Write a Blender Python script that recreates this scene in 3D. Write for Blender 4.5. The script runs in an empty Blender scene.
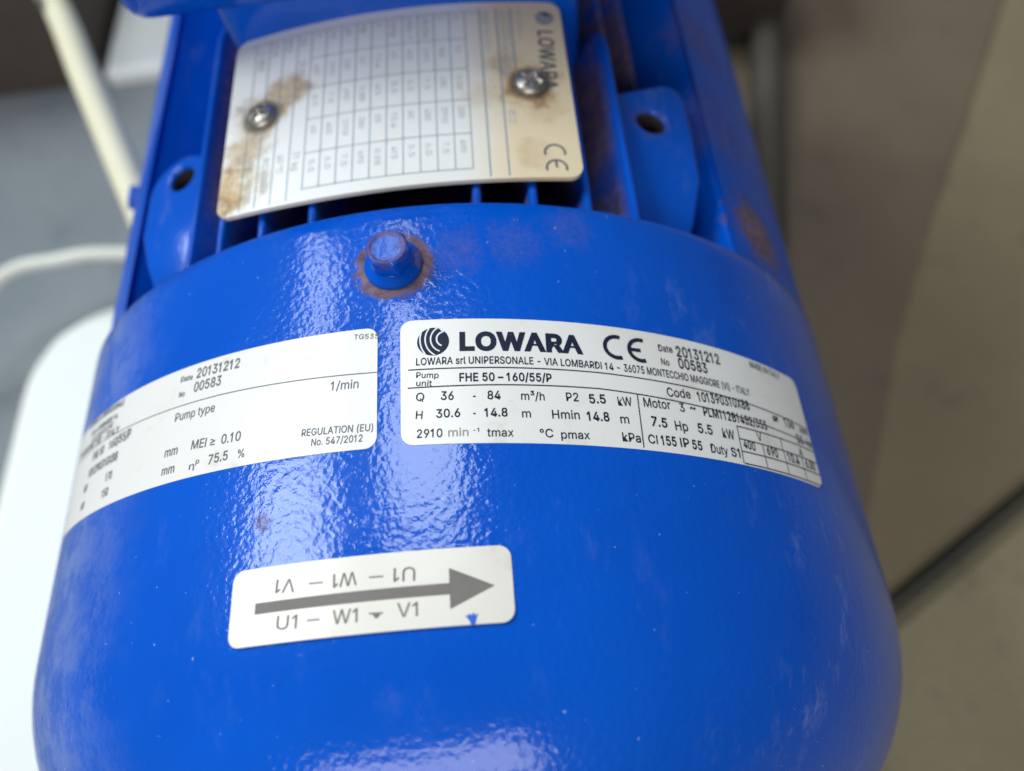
import bpy, bmesh, math, random
from mathutils import Vector, Matrix, noise
sc = bpy.context.scene
COL = sc.collection
random.seed(4)
R = 0.110                      # radius of the fan cover (metres); motor axis = world Y, up = +Z

# ------------------------------------------------------------------ camera
cam_d = bpy.data.cameras.new('camera')
cam = bpy.data.objects.new('camera', cam_d); COL.objects.link(cam)
cr = Vector((0.9934, -0.0723, -0.0892)).normalized()
cf = Vector((-0.0474, 0.4494, -0.8921)).normalized()
cu = cr.cross(cf).normalized()
cr = cf.cross(cu).normalized()
cam.matrix_world = Matrix(((cr.x, cu.x, -cf.x, 0.0277), (cr.y, cu.y, -cf.y, 0.0), (cr.z, cu.z, -cf.z, 0.2291), (0, 0, 0, 1)))
cam_d.sensor_fit = 'HORIZONTAL'; cam_d.sensor_width = 36.0
cam_d.lens = 757.62 / 1024 * 36.0
cam_d.clip_start = 0.01; cam_d.clip_end = 100
cam_d.dof.use_dof = True
cam_d.dof.focus_distance = 0.136
cam_d.dof.aperture_fstop = 7.5
sc.camera = cam

# ------------------------------------------------------------------ world, lamps, exposure
w = bpy.data.worlds.new('World'); sc.world = w; w.use_nodes = True
w.node_tree.nodes['Background'].inputs[0].default_value = (0.62, 0.80, 1.0, 1)
w.node_tree.nodes['Background'].inputs[1].default_value = 0.11
sc.view_settings.view_transform = 'Standard'; sc.view_settings.look = 'None'
sc.view_settings.exposure = 0.27; sc.view_settings.gamma = 1.0

def panel_lamp(name, loc, sx, sy, radiance, col=(1, 1, 1), target=(0, 0.05, 0.08)):
    l = bpy.data.lights.new(name, 'AREA'); l.shape = 'RECTANGLE'; l.size = sx; l.size_y = sy
    l.energy = radiance * math.pi * sx * sy; l.color = col
    o = bpy.data.objects.new(name, l); COL.objects.link(o); o.location = loc
    d = (Vector(target) - Vector(loc)).normalized()
    z = -d; y = Vector((0, 1, 0)); x = y.cross(z).normalized(); y = z.cross(x)
    o.matrix_world = Matrix(((x.x, y.x, z.x, loc[0]), (x.y, y.y, z.y, loc[1]), (x.z, y.z, z.z, loc[2]), (0, 0, 0, 1)))
    return o
# tall window openings to the left and a skylight behind the viewer
H_ = 2.1
def pane(x0, x1, y0, y1, L, col=(.86, .975, 1.0)):      # a pane of an overhead window, slopes x/z and y/z seen from the motor
    x, y, z = (x0 + x1) / 2 * H_, (y0 + y1) / 2 * H_, H_; a = math.radians(6.9)
    panel_lamp('window_light', (x * math.cos(a) + z * math.sin(a), y, z * math.cos(a) - x * math.sin(a) + .08), (x1 - x0) * H_, (y1 - y0) * H_ * 1.1, L, col)
pane(-.96, -.78, .62, 1.10, 9)
pane(-1.28, -.78, .08, .56, 12.5)
pane(-.38, -.25, .62, 1.0, 7)
pane(-.40, -.03, .30, .55, 9.5)
pane(-1.2, .42, -2.05, -1.5, 5.5, (1.0, .98, .95))

# ------------------------------------------------------------------ materials
def mat(name):
    m = bpy.data.materials.new(name); m.use_nodes = True
    return m, m.node_tree, m.node_tree.nodes['Principled BSDF']
def N(t, ty, **kw):
    n = t.nodes.new(ty)
    for k, v in kw.items():
        if k in n.inputs: n.inputs[k].default_value = v
        else: setattr(n, k, v)
    return n
def tex_noise(t, coord, scale, detail=3, rough=0.55, dist=0.0):
    n = N(t, 'ShaderNodeTexNoise'); n.inputs['Scale'].default_value = scale
    n.inputs['Detail'].default_value = detail; n.inputs['Roughness'].default_value = rough
    n.inputs['Distortion'].default_value = dist
    t.links.new(coord, n.inputs['Vector']); return n.outputs['Fac']
def ramp(t, fac, stops):
    r = N(t, 'ShaderNodeValToRGB'); e = r.color_ramp.elements
    while len(e) < len(stops): e.new(0.5)
    for i, (p, c) in enumerate(stops):
        e[i].position = p; e[i].color = c if len(c) == 4 else (*c, 1)
    t.links.new(fac, r.inputs['Fac']); return r.outputs['Color']
def g(v): return (v, v, v, 1)
def mixc(t, fac, a, b):
    m = N(t, 'ShaderNodeMix', data_type='RGBA')
    for s, v in ((0, fac), (6, a), (7, b)):
        if isinstance(v, (tuple, float, int)):
            m.inputs[s].default_value = v if s == 0 else ((*v, 1) if len(v) == 3 else v)
        else: t.links.new(v, m.inputs[s])
    return m.outputs[2]
def math_n(t, op, a, b=0.0, clamp=False):
    m = N(t, 'ShaderNodeMath', operation=op); m.use_clamp = clamp
    for i, v in enumerate((a, b)):
        if isinstance(v, (int, float)): m.inputs[i].default_value = v
        else: t.links.new(v, m.inputs[i])
    return m.outputs[0]
def objco(t): return N(t, 'ShaderNodeTexCoord').outputs['Object']
def dist_to(t, co, p):
    v = N(t, 'ShaderNodeVectorMath', operation='DISTANCE'); v.inputs[1].default_value = p
    t.links.new(co, v.inputs[0]); return v.outputs['Value']
def mapr(t, v, a, b, c=0.0, d=1.0):
    m = N(t, 'ShaderNodeMapRange'); m.interpolation_type = 'SMOOTHSTEP'
    for i, x in enumerate((a, b, c, d)): m.inputs[i + 1].default_value = x
    t.links.new(v, m.inputs[0]); return m.outputs[0]

BLUE = (0.0003, 0.082, 0.52)
def paint_mat(name, rust=(), ring=None, dust=0.25, peel=1.0, dirt=0.0, wobble=.006, coat=.8, cloud=0.0):
    m, t, b = mat(name); co = objco(t)
    # slightly uneven coat, chalky scuffs and rust specks
    big = tex_noise(t, co, 22, 3)
    c = mixc(t, mapr(t, big, .35, .7), BLUE, (0.0006, 0.094, 0.58))
    mp = N(t, 'ShaderNodeMapping'); mp.inputs['Scale'].default_value = (1.0, 0.35, 1.0); t.links.new(co, mp.inputs['Vector'])
    sc1 = tex_noise(t, mp.outputs[0], 160, 6, .7); sc0 = tex_noise(t, co, 30, 3)
    sep = N(t, 'ShaderNodeSeparateXYZ'); t.links.new(co, sep.inputs[0])
    side = mapr(t, math_n(t, 'ABSOLUTE', sep.outputs['X']), .045, .10)
    sm = math_n(t, 'MULTIPLY', mapr(t, sc1, .52, .75), mapr(t, sc0, .42, .68))
    sm = math_n(t, 'MULTIPLY', sm, math_n(t, 'ADD', .13, side))
    c = mixc(t, math_n(t, 'MULTIPLY', sm, dust * 2.0, True), c, (0.33, 0.40, 0.60))
    if cloud:
        cl = math_n(t, 'MULTIPLY', mapr(t, sep.outputs['X'], -.045, -.085), mapr(t, tex_noise(t, co, 75, 7, .75), .40, .64))
        c = mixc(t, math_n(t, 'MULTIPLY', cl, cloud, True), c, (.36, .42, .60))
    sp = tex_noise(t, co, 900, 2, .5)
    spm = math_n(t, 'MULTIPLY', mapr(t, sp, .755, .785), .5)
    c = mixc(t, spm, c, (.5, .58, .75))
    ms = N(t, 'ShaderNodeMapping'); ms.inputs['Scale'].default_value = (1.0, 0.05, 1.0); t.links.new(co, ms.inputs['Vector'])
    scr = math_n(t, 'MULTIPLY', mapr(t, tex_noise(t, ms.outputs[0], 900, 2, .5), .64, .72), math_n(t, 'MULTIPLY', side, mapr(t, big, .45, .6)))
    c = mixc(t, math_n(t, 'MULTIPLY', scr, dust, True), c, (.42, .50, .68))
    rm = None
    def add(x):
        nonlocal rm
        rm = x if rm is None else math_n(t, 'MAXIMUM', rm, x)
    wob = tex_noise(t, co, 420, 5, .65); wob2 = tex_noise(t, co, 1500, 3, .6)
    if ring:
        p, r0, r1 = ring
        d = math_n(t, 'ADD', dist_to(t, co, p), math_n(t, 'MULTIPLY', math_n(t, 'SUBTRACT', wob, .5), wobble))
        add(math_n(t, 'MULTIPLY', math_n(t, 'MULTIPLY', mapr(t, d, r1 + .0006, r1 - .0010), mapr(t, d, r0 - .0006, r0 + .0002)), mapr(t, wob2, .15, .5, .40, .85)))
    for (p, rad, k) in rust:
        d = math_n(t, 'ADD', dist_to(t, co, p), math_n(t, 'MULTIPLY', math_n(t, 'SUBTRACT', wob, .5), rad * 2.2))
        add(math_n(t, 'MULTIPLY', mapr(t, d, rad, rad * .45), math_n(t, 'MULTIPLY', mapr(t, wob2, .2, .75), k)))
    if dirt:
        dn = tex_noise(t, co, 60, 4, .6)
        rad2 = math_n(t, 'SQRT', math_n(t, 'ADD', math_n(t, 'POWER', sep.outputs['X'], 2.0), math_n(t, 'POWER', sep.outputs['Z'], 2.0)))
        add(math_n(t, 'MULTIPLY', math_n(t, 'MULTIPLY', mapr(t, rad2, .1066, .1005), mapr(t, dn, .3, .6)), dirt))
    if rm is not None:
        c = mixc(t, rm, c, ramp(t, wob, [(.3, (.10, .055, .03)), (.55, (.27, .15, .075)), (.75, (.40, .25, .14))]))
    t.links.new(c, b.inputs['Base Color'])
    rgh = mapr(t, sc0, .3, .7, .34, .46)
    t.links.new(rgh, b.inputs['Roughness'])
    b.inputs['Specular IOR Level'].default_value = .03
    cw = coat
    if rm is not None: t.links.new(math_n(t, 'SUBTRACT', cw, rm, True), b.inputs['Coat Weight'])
    else: b.inputs['Coat Weight'].default_value = cw
    t.links.new(mapr(t, big, .3, .7, .10, .16), b.inputs['Coat Roughness'])
    n1 = tex_noise(t, co, 800, 2, .45); n2 = tex_noise(t, co, 240, 2, .5)
    h = math_n(t, 'ADD', math_n(t, 'MULTIPLY', n1, .00010 * peel), math_n(t, 'MULTIPLY', n2, .00006 * peel))
    h = math_n(t, 'MULTIPLY', h, mapr(t, tex_noise(t, co, 45, 2), .3, .7, .8, 1.3))
    bp = N(t, 'ShaderNodeBump'); bp.inputs['Strength'].default_value = 1.0; bp.inputs['Distance'].default_value = 1.0
    t.links.new(h, bp.inputs['Height'])
    t.links.new(bp.outputs[0], b.inputs['Normal']); t.links.new(bp.outputs[0], b.inputs['Coat Normal'])
    return m
BOLT = (0.0003, 0.0887, 0.110)
def cylp(s_mm, y_mm, r=R):
    a = s_mm * .001 / R; return (r * math.sin(a), y_mm * .001, r * math.cos(a))
M_cover = paint_mat('cover_paint', ring=(BOLT, .004, .0079), dust=.42, cloud=.42,
    rust=[(cylp(-23.3, 40.3), .0020, .8), (cylp(13, 91), .007, .22), (cylp(24, 93), .007, .2), (cylp(36, 97), .006, .2), (cylp(-60, 62), .004, .3)])
M_frame = paint_mat('frame_paint', dust=.5, dirt=.7, peel=.6,
    rust=[((.0845, .116, .069), .013, 1.5), ((.080, .150, .074), .016, .45), ((.078, .175, .076), .014, .4), ((.067, .115, .083), .006, .6), ((-.09, .2, .06), .01, .3)])
M_boss = paint_mat('boss_paint', dust=.35, peel=.5, rust=[((.060, .1405, .0875), .0062, .6)])
M_rail = paint_mat('rail_paint', dust=.22, coat=.3, peel=.6,
    rust=[((.0845, .116, .069), .013, 1.5), ((.080, .150, .074), .016, .45), ((.082, .185, .074), .014, .5)])
M_box = paint_mat('box_paint', dust=.3, peel=.6)
M_bolt = paint_mat('bolt_paint', dust=.5, peel=.3, coat=.5, ring=((.0005, .0881, .1166), .0031, .0038), wobble=.0022, rust=[((.0055, .089, .1108), .0028, .8), ((-.0032, .0895, .1166), .0018, .5), ((.0034, .0885, .1166), .0018, .6), ((.0004, .0846, .1164), .0018, .5), ((.001, .0918, .1166), .0016, .5)])

def sticker_mat(name, base, stain, k, rough=.32):
    m, t, b = mat(name); co = objco(t)
    f = tex_noise(t, co, 90, 5, .65); f2 = tex_noise(t, co, 14, 2)
    c = mixc(t, math_n(t, 'MULTIPLY', mapr(t, f, .55, .78), k), base, stain)
    c = mixc(t, math_n(t, 'MULTIPLY', mapr(t, f2, .5, .75), k * .5), c, stain)
    t.links.new(c, b.inputs['Base Color'])
    b.inputs['Roughness'].default_value = rough
    bp = N(t, 'ShaderNodeBump'); bp.inputs['Strength'].default_value = 1; bp.inputs['Distance'].default_value = 1
    t.links.new(math_n(t, 'MULTIPLY', tex_noise(t, co, 260, 2), .00004), bp.inputs['Height'])
    t.links.new(bp.outputs[0], b.inputs['Normal'])
    return m
M_stick = sticker_mat('sticker_film', (.84, .785, .75), (.58, .52, .43), .6)
M_arrow = sticker_mat('arrow_film', (.80, .725, .65), (.52, .44, .33), .55)
def flat(name, c, rough=.5, metal=0.0, vary=.15, scale=300, spec=.5):
    m, t, b = mat(name); co = objco(t)
    f = tex_noise(t, co, scale, 3)
    t.links.new(mixc(t, f, tuple(x * (1 - vary) for x in c), tuple(min(1, x * (1 + vary)) for x in c)), b.inputs['Base Color'])
    b.inputs['Roughness'].default_value = rough; b.inputs['Metallic'].default_value = metal; b.inputs['Specular IOR Level'].default_value = spec
    return m
M_ink = flat('navy_ink', (.018, .022, .045), .45, vary=.3, spec=.12)
M_inkg = flat('grey_ink', (.17, .17, .19), .45, vary=.35, spec=.12)
M_inkf = flat('faded_ink', (.36, .33, .26), .5, vary=.2, spec=.12)
M_inkb = flat('arrow_ink', (.21, .185, .17), .5, vary=.12, spec=.12)
M_inkt = flat('thin_ink', (.22, .20, .18), .5, vary=.2, spec=.12)
M_spot = flat('blue_paint_drip', (.01, .11, .6), .35)
M_white = flat('white_print', (.8, .8, .8), .4)
M_plateline = flat('plate_line_ink', (.20, .29, .36), .5, vary=.3, scale=800, spec=.12)
M_plateink = flat('plate_ink', (.50, .53, .54), .5, vary=.4, scale=800, spec=.12)
M_plateinkd = flat('plate_dark_ink', (.10, .11, .13), .5, vary=.3, scale=800, spec=.12)
M_screw = flat('bright_screw_steel', (.50, .46, .40), .42, 1.0, .25, 500)
M_hole = flat('boss_hole_dark', (.03, .022, .018), .8)

SCREWS = [(-.0319, .1394, .1035), (.0307, .1391, .1037)]
def plate_mat():
    m, t, b = mat('plate_enamel'); co = objco(t)
    wob = tex_noise(t, co, 150, 5, .62); fine = tex_noise(t, co, 700, 4, .6)
    base = mixc(t, mapr(t, tex_noise(t, co, 25, 3), .3, .7), (.85, .81, .75), (.92, .89, .85))
    sep = N(t, 'ShaderNodeSeparateXYZ'); t.links.new(co, sep.inputs[0])
    # yellowed right end
    base = mixc(t, math_n(t, 'MULTIPLY', mapr(t, sep.outputs['X'], .012, .028), .9), base, (.80, .62, .38))
    rm = None
    for (p, rad, k) in [(SCREWS[0], .0085, .8), ((-.026, .146, .104), .0075, .75), ((-.0355, .130, .1025), .007, .7), ((-.0385, .119, .1018), .0095, .95), ((-.0325, .121, .103), .004, .4),
                        (SCREWS[1], .0088, .9), ((.026, .147, .104), .006, .55), ((.034, .132, .103), .006, .3), ((.019, .136, .105), .005, .25), ((.030, .118, .104), .005, .3)]:
        d = math_n(t, 'ADD', dist_to(t, co, p), math_n(t, 'MULTIPLY', math_n(t, 'SUBTRACT', wob, .5), rad * 1.6))
        x = math_n(t, 'MULTIPLY', mapr(t, d, rad * 1.1, rad * .45), min(1, k * 1.1))
        rm = x if rm is None else math_n(t, 'MAXIMUM', rm, x)
    rm = math_n(t, 'MULTIPLY', rm, mapr(t, fine, .2, .6, .6, 1.0))
    c = mixc(t, rm, base, ramp(t, wob, [(.3, (.24, .13, .055)), (.5, (.54, .34, .15)), (.7, (.66, .47, .26))]))
    for p in SCREWS:
        c = mixc(t, math_n(t, 'MULTIPLY', mapr(t, dist_to(t, co, p), .0062, .0040), .85), c, (.10, .065, .04))
    t.links.new(c, b.inputs['Base Color']); b.inputs['Roughness'].default_value = .36
    b.inputs['Metallic'].default_value = 0.0
    return m
M_plate = plate_mat()

def concrete(name, a, bcol, spot, rough=.85):
    m, t, b = mat(name); co = objco(t)
    n1 = tex_noise(t, co, 5, 6, .65); n2 = tex_noise(t, co, 28, 5, .65); n3 = tex_noise(t, co, 400, 3, .6)
    c = mixc(t, mapr(t, n1, .3, .7), a, bcol)
    c = mixc(t, math_n(t, 'MULTIPLY', mapr(t, n2, .55, .72), .55), c, spot)
    c = mixc(t, math_n(t, 'MULTIPLY', mapr(t, n3, .45, .7), .25), c, spot)
    t.links.new(c, b.inputs['Base Color']); b.inputs['Roughness'].default_value = rough
    bp = N(t, 'ShaderNodeBump'); bp.inputs['Distance'].default_value = .002; bp.inputs['Strength'].default_value = .5
    t.links.new(n3, bp.inputs['Height']); t.links.new(bp.outputs[0], b.inputs['Normal'])
    return m
M_ground = concrete('ground_earth', (.10, .085, .065), (.14, .12, .09), (.07, .06, .05))
M_floorL = concrete('grey_concrete', (.19, .21, .235), (.25, .265, .28), (.13, .14, .15))
M_floorR = concrete('brown_concrete', (.175, .132, .078), (.225, .17, .10), (.12, .092, .062))
M_floorB = concrete('beige_concrete', (.245, .198, .118), (.295, .238, .143), (.15, .128, .092))
M_block = flat('white_block_paint', (.80, .79, .755), .5, vary=.02, scale=30)
M_panel = flat('white_panel_paint', (.86, .87, .86), .5, vary=.02, scale=20)
M_brown = flat('brown_box_wood', (.085, .062, .045), .7, vary=.3, scale=30)
M_cable = flat('cream_sheath', (.80, .72, .52), .45, vary=.06, scale=60)
M_cable2 = flat('pale_sheath', (.76, .74, .66), .45, vary=.05, scale=60)
M_mark = flat('cable_print', (.10, .09, .10), .6)
M_sheet = concrete('brown_sheet_metal', (.118, .083, .053), (.155, .11, .07), (.085, .06, .042), .6)
M_pipe = flat('grey_pipe_metal', (.062, .05, .038), .7, .0, .2, 40)
M_iron = flat('dark_cast_iron', (.045, .035, .03), .7, .0, .3, 80)
GLYPHS = {
'%': (676, '175,283 155,284 137,289 121,297 107,308 95,320 86,335 80,351 76,369 75,388 75,412 76,431 80,448 87,464 96,479 107,492 121,503 137,511 155,515 175,517 196,515 214,511 230,503 244,492 255,479 264,464 270,448 274,431 276,412 276,388 274,369 270,351 264,335 255,320 244,308 230,297 214,289 196,284|175,327 191,329 203,335 212,346 218,358 222,372 223,388 223,412 222,428 219,441 213,454 204,464 191,470 175,473 160,470 148,464 138,454 132,441 128,428 127,412 127,388 128,372 132,358 138,346 147,335 160,329|501,-10 481,-8 462,-3 446,5 432,15 421,28 412,43 406,59 402,77 400,95 400,120 402,138 406,156 412,172 421,187 433,200 447,210 463,218 481,223 501,225 522,223 540,218 556,210 570,200 581,187 590,172 596,156 600,138 601,120 601,95 600,77 596,59 589,43 580,28 569,15 555,5 540,-3 521,-8|501,35 517,37 529,43 538,53 544,66 548,80 549,95 549,120 548,135 544,149 538,162 529,172 517,178 501,180 486,178 473,172 464,162 458,149 454,135 453,120 453,95 454,80 458,66 464,53 473,43 485,37|132,0 482,509 540,509 191,0'),
'(': (273, '89,207 90,244 94,283 101,324 109,364 119,403 132,441 145,477 160,510 177,539 236,539 219,503 204,466 191,428 179,390 169,351 161,313 156,276 152,241 151,207 152,176 155,145 160,115 167,83 177,50 188,16 202,-19 218,-57 236,-96 177,-96 150,-46 128,4 111,55 99,106 92,156'),
')': (273, '37,-96 56,-56 72,-18 86,18 97,52 106,85 113,116 118,147 121,177 122,207 121,241 117,276 112,313 104,351 94,390 82,428 69,466 54,503 37,539 97,539 113,510 128,477 142,441 154,403 164,364 173,323 179,283 183,244 184,207 182,156 174,104 161,53 144,3 123,-47 97,-96'),
',': (187, '38,-119 68,71 137,71 84,-119'),
'-': (453, '337,244 337,188 114,188 114,244'),
'.': (187, '95,-4 83,-3 73,1 63,9 55,18 51,29 50,41 51,53 55,64 63,73 73,81 83,85 95,87 107,85 118,81 128,73 135,64 140,53 141,41 140,29 135,18 128,9 118,1 107,-3'),
'/': (249, '235,533 71,-76 14,-76 178,533'),
'0': (453, '227,-7 191,-3 158,7 130,24 105,48 85,77 69,113 57,155 50,202 48,254 50,306 57,353 69,395 85,431 106,461 130,484 159,502 191,512 227,516 262,512 295,502 323,484 348,461 368,431 384,395 396,353 403,306 405,254 403,202 396,155 384,113 368,77 348,48 323,24 295,7 263,-3|227,50 250,52 271,60 290,74 306,92 320,116 330,144 338,176 342,213 344,254 342,295 338,332 330,365 320,393 306,416 290,435 271,449 250,457 227,460 203,457 182,449 163,435 147,416 134,393 123,365 115,332 111,295 109,254 111,213 115,176 123,144 134,116 147,92 163,74 182,60 203,52'),
'1': (381, '152,0 152,407 40,341 40,407 161,509 217,509 217,0'),
'2': (453, '64,0 64,47 234,229 252,248 268,266 282,282 294,298 303,312 311,327 316,341 319,356 320,371 319,389 315,405 308,419 298,431 287,441 273,449 258,455 241,458 224,460 205,458 188,454 172,447 159,438 148,427 139,413 132,398 128,381 127,362 66,362 68,391 75,418 86,442 102,464 121,482 143,496 168,507 196,513 225,516 254,513 281,507 306,497 328,482 346,465 361,445 372,423 379,398 381,372 380,354 377,336 371,318 363,299 351,280 336,259 317,235 294,209 267,180 153,60 153,57 389,57 389,0'),
'3': (453, '218,-7 188,-5 159,1 133,10 108,22 88,38 70,57 57,79 48,104 44,132 109,132 112,115 118,100 126,87 137,76 150,66 165,59 182,54 200,51 219,50 239,51 258,55 275,61 291,69 304,80 315,93 323,108 328,125 329,145 328,163 323,180 316,196 306,211 292,223 275,234 254,241 229,246 201,248 157,248 157,299 288,448 288,452 70,452 70,509 372,509 372,461 211,278 211,289 247,290 279,286 308,276 333,262 354,244 371,222 383,198 391,173 393,145 390,116 383,90 370,66 354,45 333,27 309,12 281,2 251,-5'),
'4': (453, '40,105 40,158 247,509 311,509 109,166 109,163 413,163 413,105|282,0 282,121 282,146 282,318 343,318 343,0'),
'5': (453, '221,-7 192,-5 165,1 140,11 118,25 99,41 83,60 71,82 63,105 60,130 122,130 125,115 130,102 138,89 148,78 160,68 173,60 188,54 204,51 221,50 241,51 259,56 276,64 291,75 304,89 314,104 322,122 326,141 328,162 326,183 321,203 314,221 303,237 290,251 275,262 257,270 238,275 218,277 201,276 184,273 167,268 152,262 139,255 128,246 67,253 96,509 366,509 366,452 151,452 134,301 136,301 148,311 162,318 178,325 194,330 212,333 229,334 252,332 274,328 294,321 313,311 330,299 345,285 358,269 370,251 379,231 386,210 390,187 391,163 388,132 381,102 369,76 352,52 332,32 309,15 282,3 253,-4'),
'6': (453, '226,-7 196,-4 168,3 142,15 119,31 100,51 84,74 73,101 66,130 64,162 65,187 71,212 80,239 93,268 112,302 137,340 252,509 322,509 151,261 145,261 151,270 157,279 165,288 174,295 184,302 196,307 208,311 221,313 235,314 265,312 291,305 316,295 337,280 355,262 370,240 380,215 387,187 389,157 387,127 379,98 368,73 352,50 333,30 310,14 284,3 257,-4|226,48 245,50 263,55 279,63 293,73 304,86 314,101 322,119 326,137 327,157 326,178 322,196 314,213 304,228 293,241 279,251 263,259 245,264 226,265 207,264 190,259 174,252 160,241 148,229 138,214 131,197 126,179 125,158 126,138 131,119 138,102 148,86 160,73 174,63 190,55 207,50'),
'7': (453, '97,0 323,448 323,452 62,452 62,509 391,509 391,449 165,0'),
'8': (453, '226,-7 193,-5 163,1 136,11 111,25 91,42 74,62 62,84 54,109 52,135 53,156 58,176 65,195 75,212 87,228 101,241 117,252 134,260 153,265 153,267 129,276 109,289 93,308 80,330 73,354 70,380 73,405 79,429 90,450 106,469 124,485 146,498 170,508 197,514 226,516 255,514 282,508 306,498 328,485 346,469 361,450 373,429 379,405 382,380 379,354 372,330 359,308 343,289 323,276 300,267 300,265 319,260 335,252 351,241 365,228 377,212 387,195 395,176 399,156 401,135 398,109 391,84 378,62 362,42 341,25 317,11 289,1 259,-5|226,49 248,50 267,54 285,60 300,69 313,79 323,91 331,106 335,121 337,139 335,157 330,173 322,189 312,202 298,213 283,223 265,230 247,234 226,235 206,234 187,230 169,223 154,213 140,202 130,189 122,173 117,157 115,139 117,121 121,106 129,91 139,79 152,69 167,60 185,54 205,50|226,290 244,291 260,294 274,300 287,308 298,318 307,330 314,344 318,359 319,376 318,392 314,407 308,420 299,432 288,442 275,449 260,455 244,459 226,460 208,459 192,455 177,449 164,442 153,432 145,420 138,407 134,392 133,376 134,359 138,344 145,330 154,318 165,308 178,300 193,294 209,291'),
'9': (453, '226,516 256,513 285,506 310,494 333,478 352,458 368,434 380,408 387,378 389,347 387,322 382,296 373,270 359,240 340,207 315,168 200,0 130,0 301,248 307,248 302,238 295,229 287,221 278,214 268,207 257,202 245,198 232,195 218,195 188,197 161,203 137,214 116,229 98,247 83,269 72,294 66,321 64,352 66,382 73,411 85,436 101,459 120,479 143,494 168,506 196,513|226,460 207,459 190,454 174,446 160,435 148,423 138,407 131,390 127,372 125,352 127,331 131,313 138,295 148,280 160,268 174,257 190,250 207,245 226,243 245,245 263,249 279,257 293,267 305,280 314,295 322,312 326,330 327,350 326,371 322,390 314,407 305,422 293,435 279,446 263,454 245,459'),
'A': (479, '16,0 201,509 276,509 463,0 395,0 287,302 280,323 272,346 264,372 255,402 244,438 232,478 245,478 233,437 222,402 213,371 204,345 197,322 191,302 85,0|110,142 110,199 370,199 370,142'),
'B': (456, '60,0 60,509 241,509 274,507 304,501 329,491 350,477 367,461 381,442 390,421 396,398 398,374 397,353 393,336 387,320 378,307 368,295 356,286 343,278 329,272 315,267 315,262 331,260 347,254 363,245 378,234 391,220 402,203 411,184 416,161 418,136 416,111 410,88 400,67 386,48 368,31 344,18 317,8 284,2 247,0|125,57 245,57 281,60 309,67 330,80 344,96 353,115 355,137 354,153 350,169 342,184 333,197 320,209 306,218 289,225 269,229 248,231 125,231|125,285 238,285 256,287 273,290 288,296 302,304 314,314 323,326 330,340 335,355 336,372 333,393 326,412 313,429 294,442 270,449 240,452 125,452'),
'C': (510, '267,-7 225,-3 186,7 150,25 119,49 92,79 70,115 53,157 44,203 40,254 44,305 53,352 70,393 92,429 119,459 150,484 186,501 225,512 267,516 293,514 317,511 340,504 362,496 383,485 402,471 419,456 435,438 448,418 459,397 467,373 473,348 408,348 404,365 397,380 389,395 380,407 369,418 357,428 344,437 330,444 315,449 300,453 284,455 267,456 237,453 209,445 184,432 161,414 141,391 125,364 113,332 106,295 103,254 106,213 113,177 125,145 141,117 161,94 184,76 210,63 237,56 267,53 284,54 300,56 315,60 330,65 344,72 357,81 369,90 380,102 389,114 397,128 404,144 408,160 473,160 467,135 459,112 448,91 435,71 420,53 402,38 383,24 363,13 341,5 317,-2 293,-6'),
'D': (502, '219,0 96,0 96,57 215,57 254,60 288,68 318,81 343,99 363,122 379,149 390,181 397,216 399,255 397,294 390,329 379,361 364,388 344,410 320,428 291,441 258,449 221,452 93,452 93,509 225,509 273,505 315,495 353,478 385,455 412,426 433,391 449,351 458,306 462,255 458,205 449,159 433,119 411,83 384,54 351,31 312,14 268,3|125,509 125,0 60,0 60,509'),
'E': (418, '60,0 60,509 372,509 372,452 125,452 125,286 355,286 355,229 125,229 125,57 375,57 375,0'),
'F': (410, '60,0 60,509 369,509 369,452 125,452 125,278 346,278 346,221 125,221 125,0'),
'G': (520, '269,-7 225,-3 185,7 149,25 118,49 91,79 69,116 53,157 43,203 40,254 43,305 53,352 69,393 91,429 117,459 149,484 184,501 223,512 265,516 291,514 316,510 340,504 363,494 384,483 403,469 421,453 436,436 449,416 460,395 468,373 474,349 408,349 402,365 395,379 387,393 378,406 368,417 356,427 344,436 330,443 315,448 300,453 283,455 265,456 236,453 209,445 183,432 160,414 141,392 125,364 113,332 106,295 103,254 106,213 113,177 125,145 141,117 161,95 184,76 210,63 238,56 269,53 296,55 322,61 345,71 365,85 382,102 396,123 407,147 413,173 415,202 434,199 283,199 283,256 478,256 478,200 475,160 466,124 451,91 431,62 406,38 377,19 344,5 308,-4'),
'H': (517, '60,0 60,509 125,509 125,289 392,289 392,509 457,509 457,0 392,0 392,232 125,232 125,0'),
'I': (185, '60,0 60,509 125,509 125,0'),
'J': (396, '185,-7 143,-2 106,11 75,33 52,63 38,100 33,145 33,173 98,173 98,145 100,117 108,93 122,74 139,61 160,53 185,50 209,53 230,61 248,74 261,93 269,117 272,145 272,509 336,509 336,145 332,100 318,63 294,33 263,11 227,-2'),
'K': (466, '104,145 104,216 116,231 128,246 139,261 151,275 162,289 174,303 187,317 199,331 212,344 364,509 448,509 231,276 228,276|60,0 60,509 125,509 125,334 124,225 125,193 125,0|372,0 188,259 228,309 449,0'),
'L': (393, '60,0 60,509 125,509 125,57 361,57 361,0'),
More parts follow.
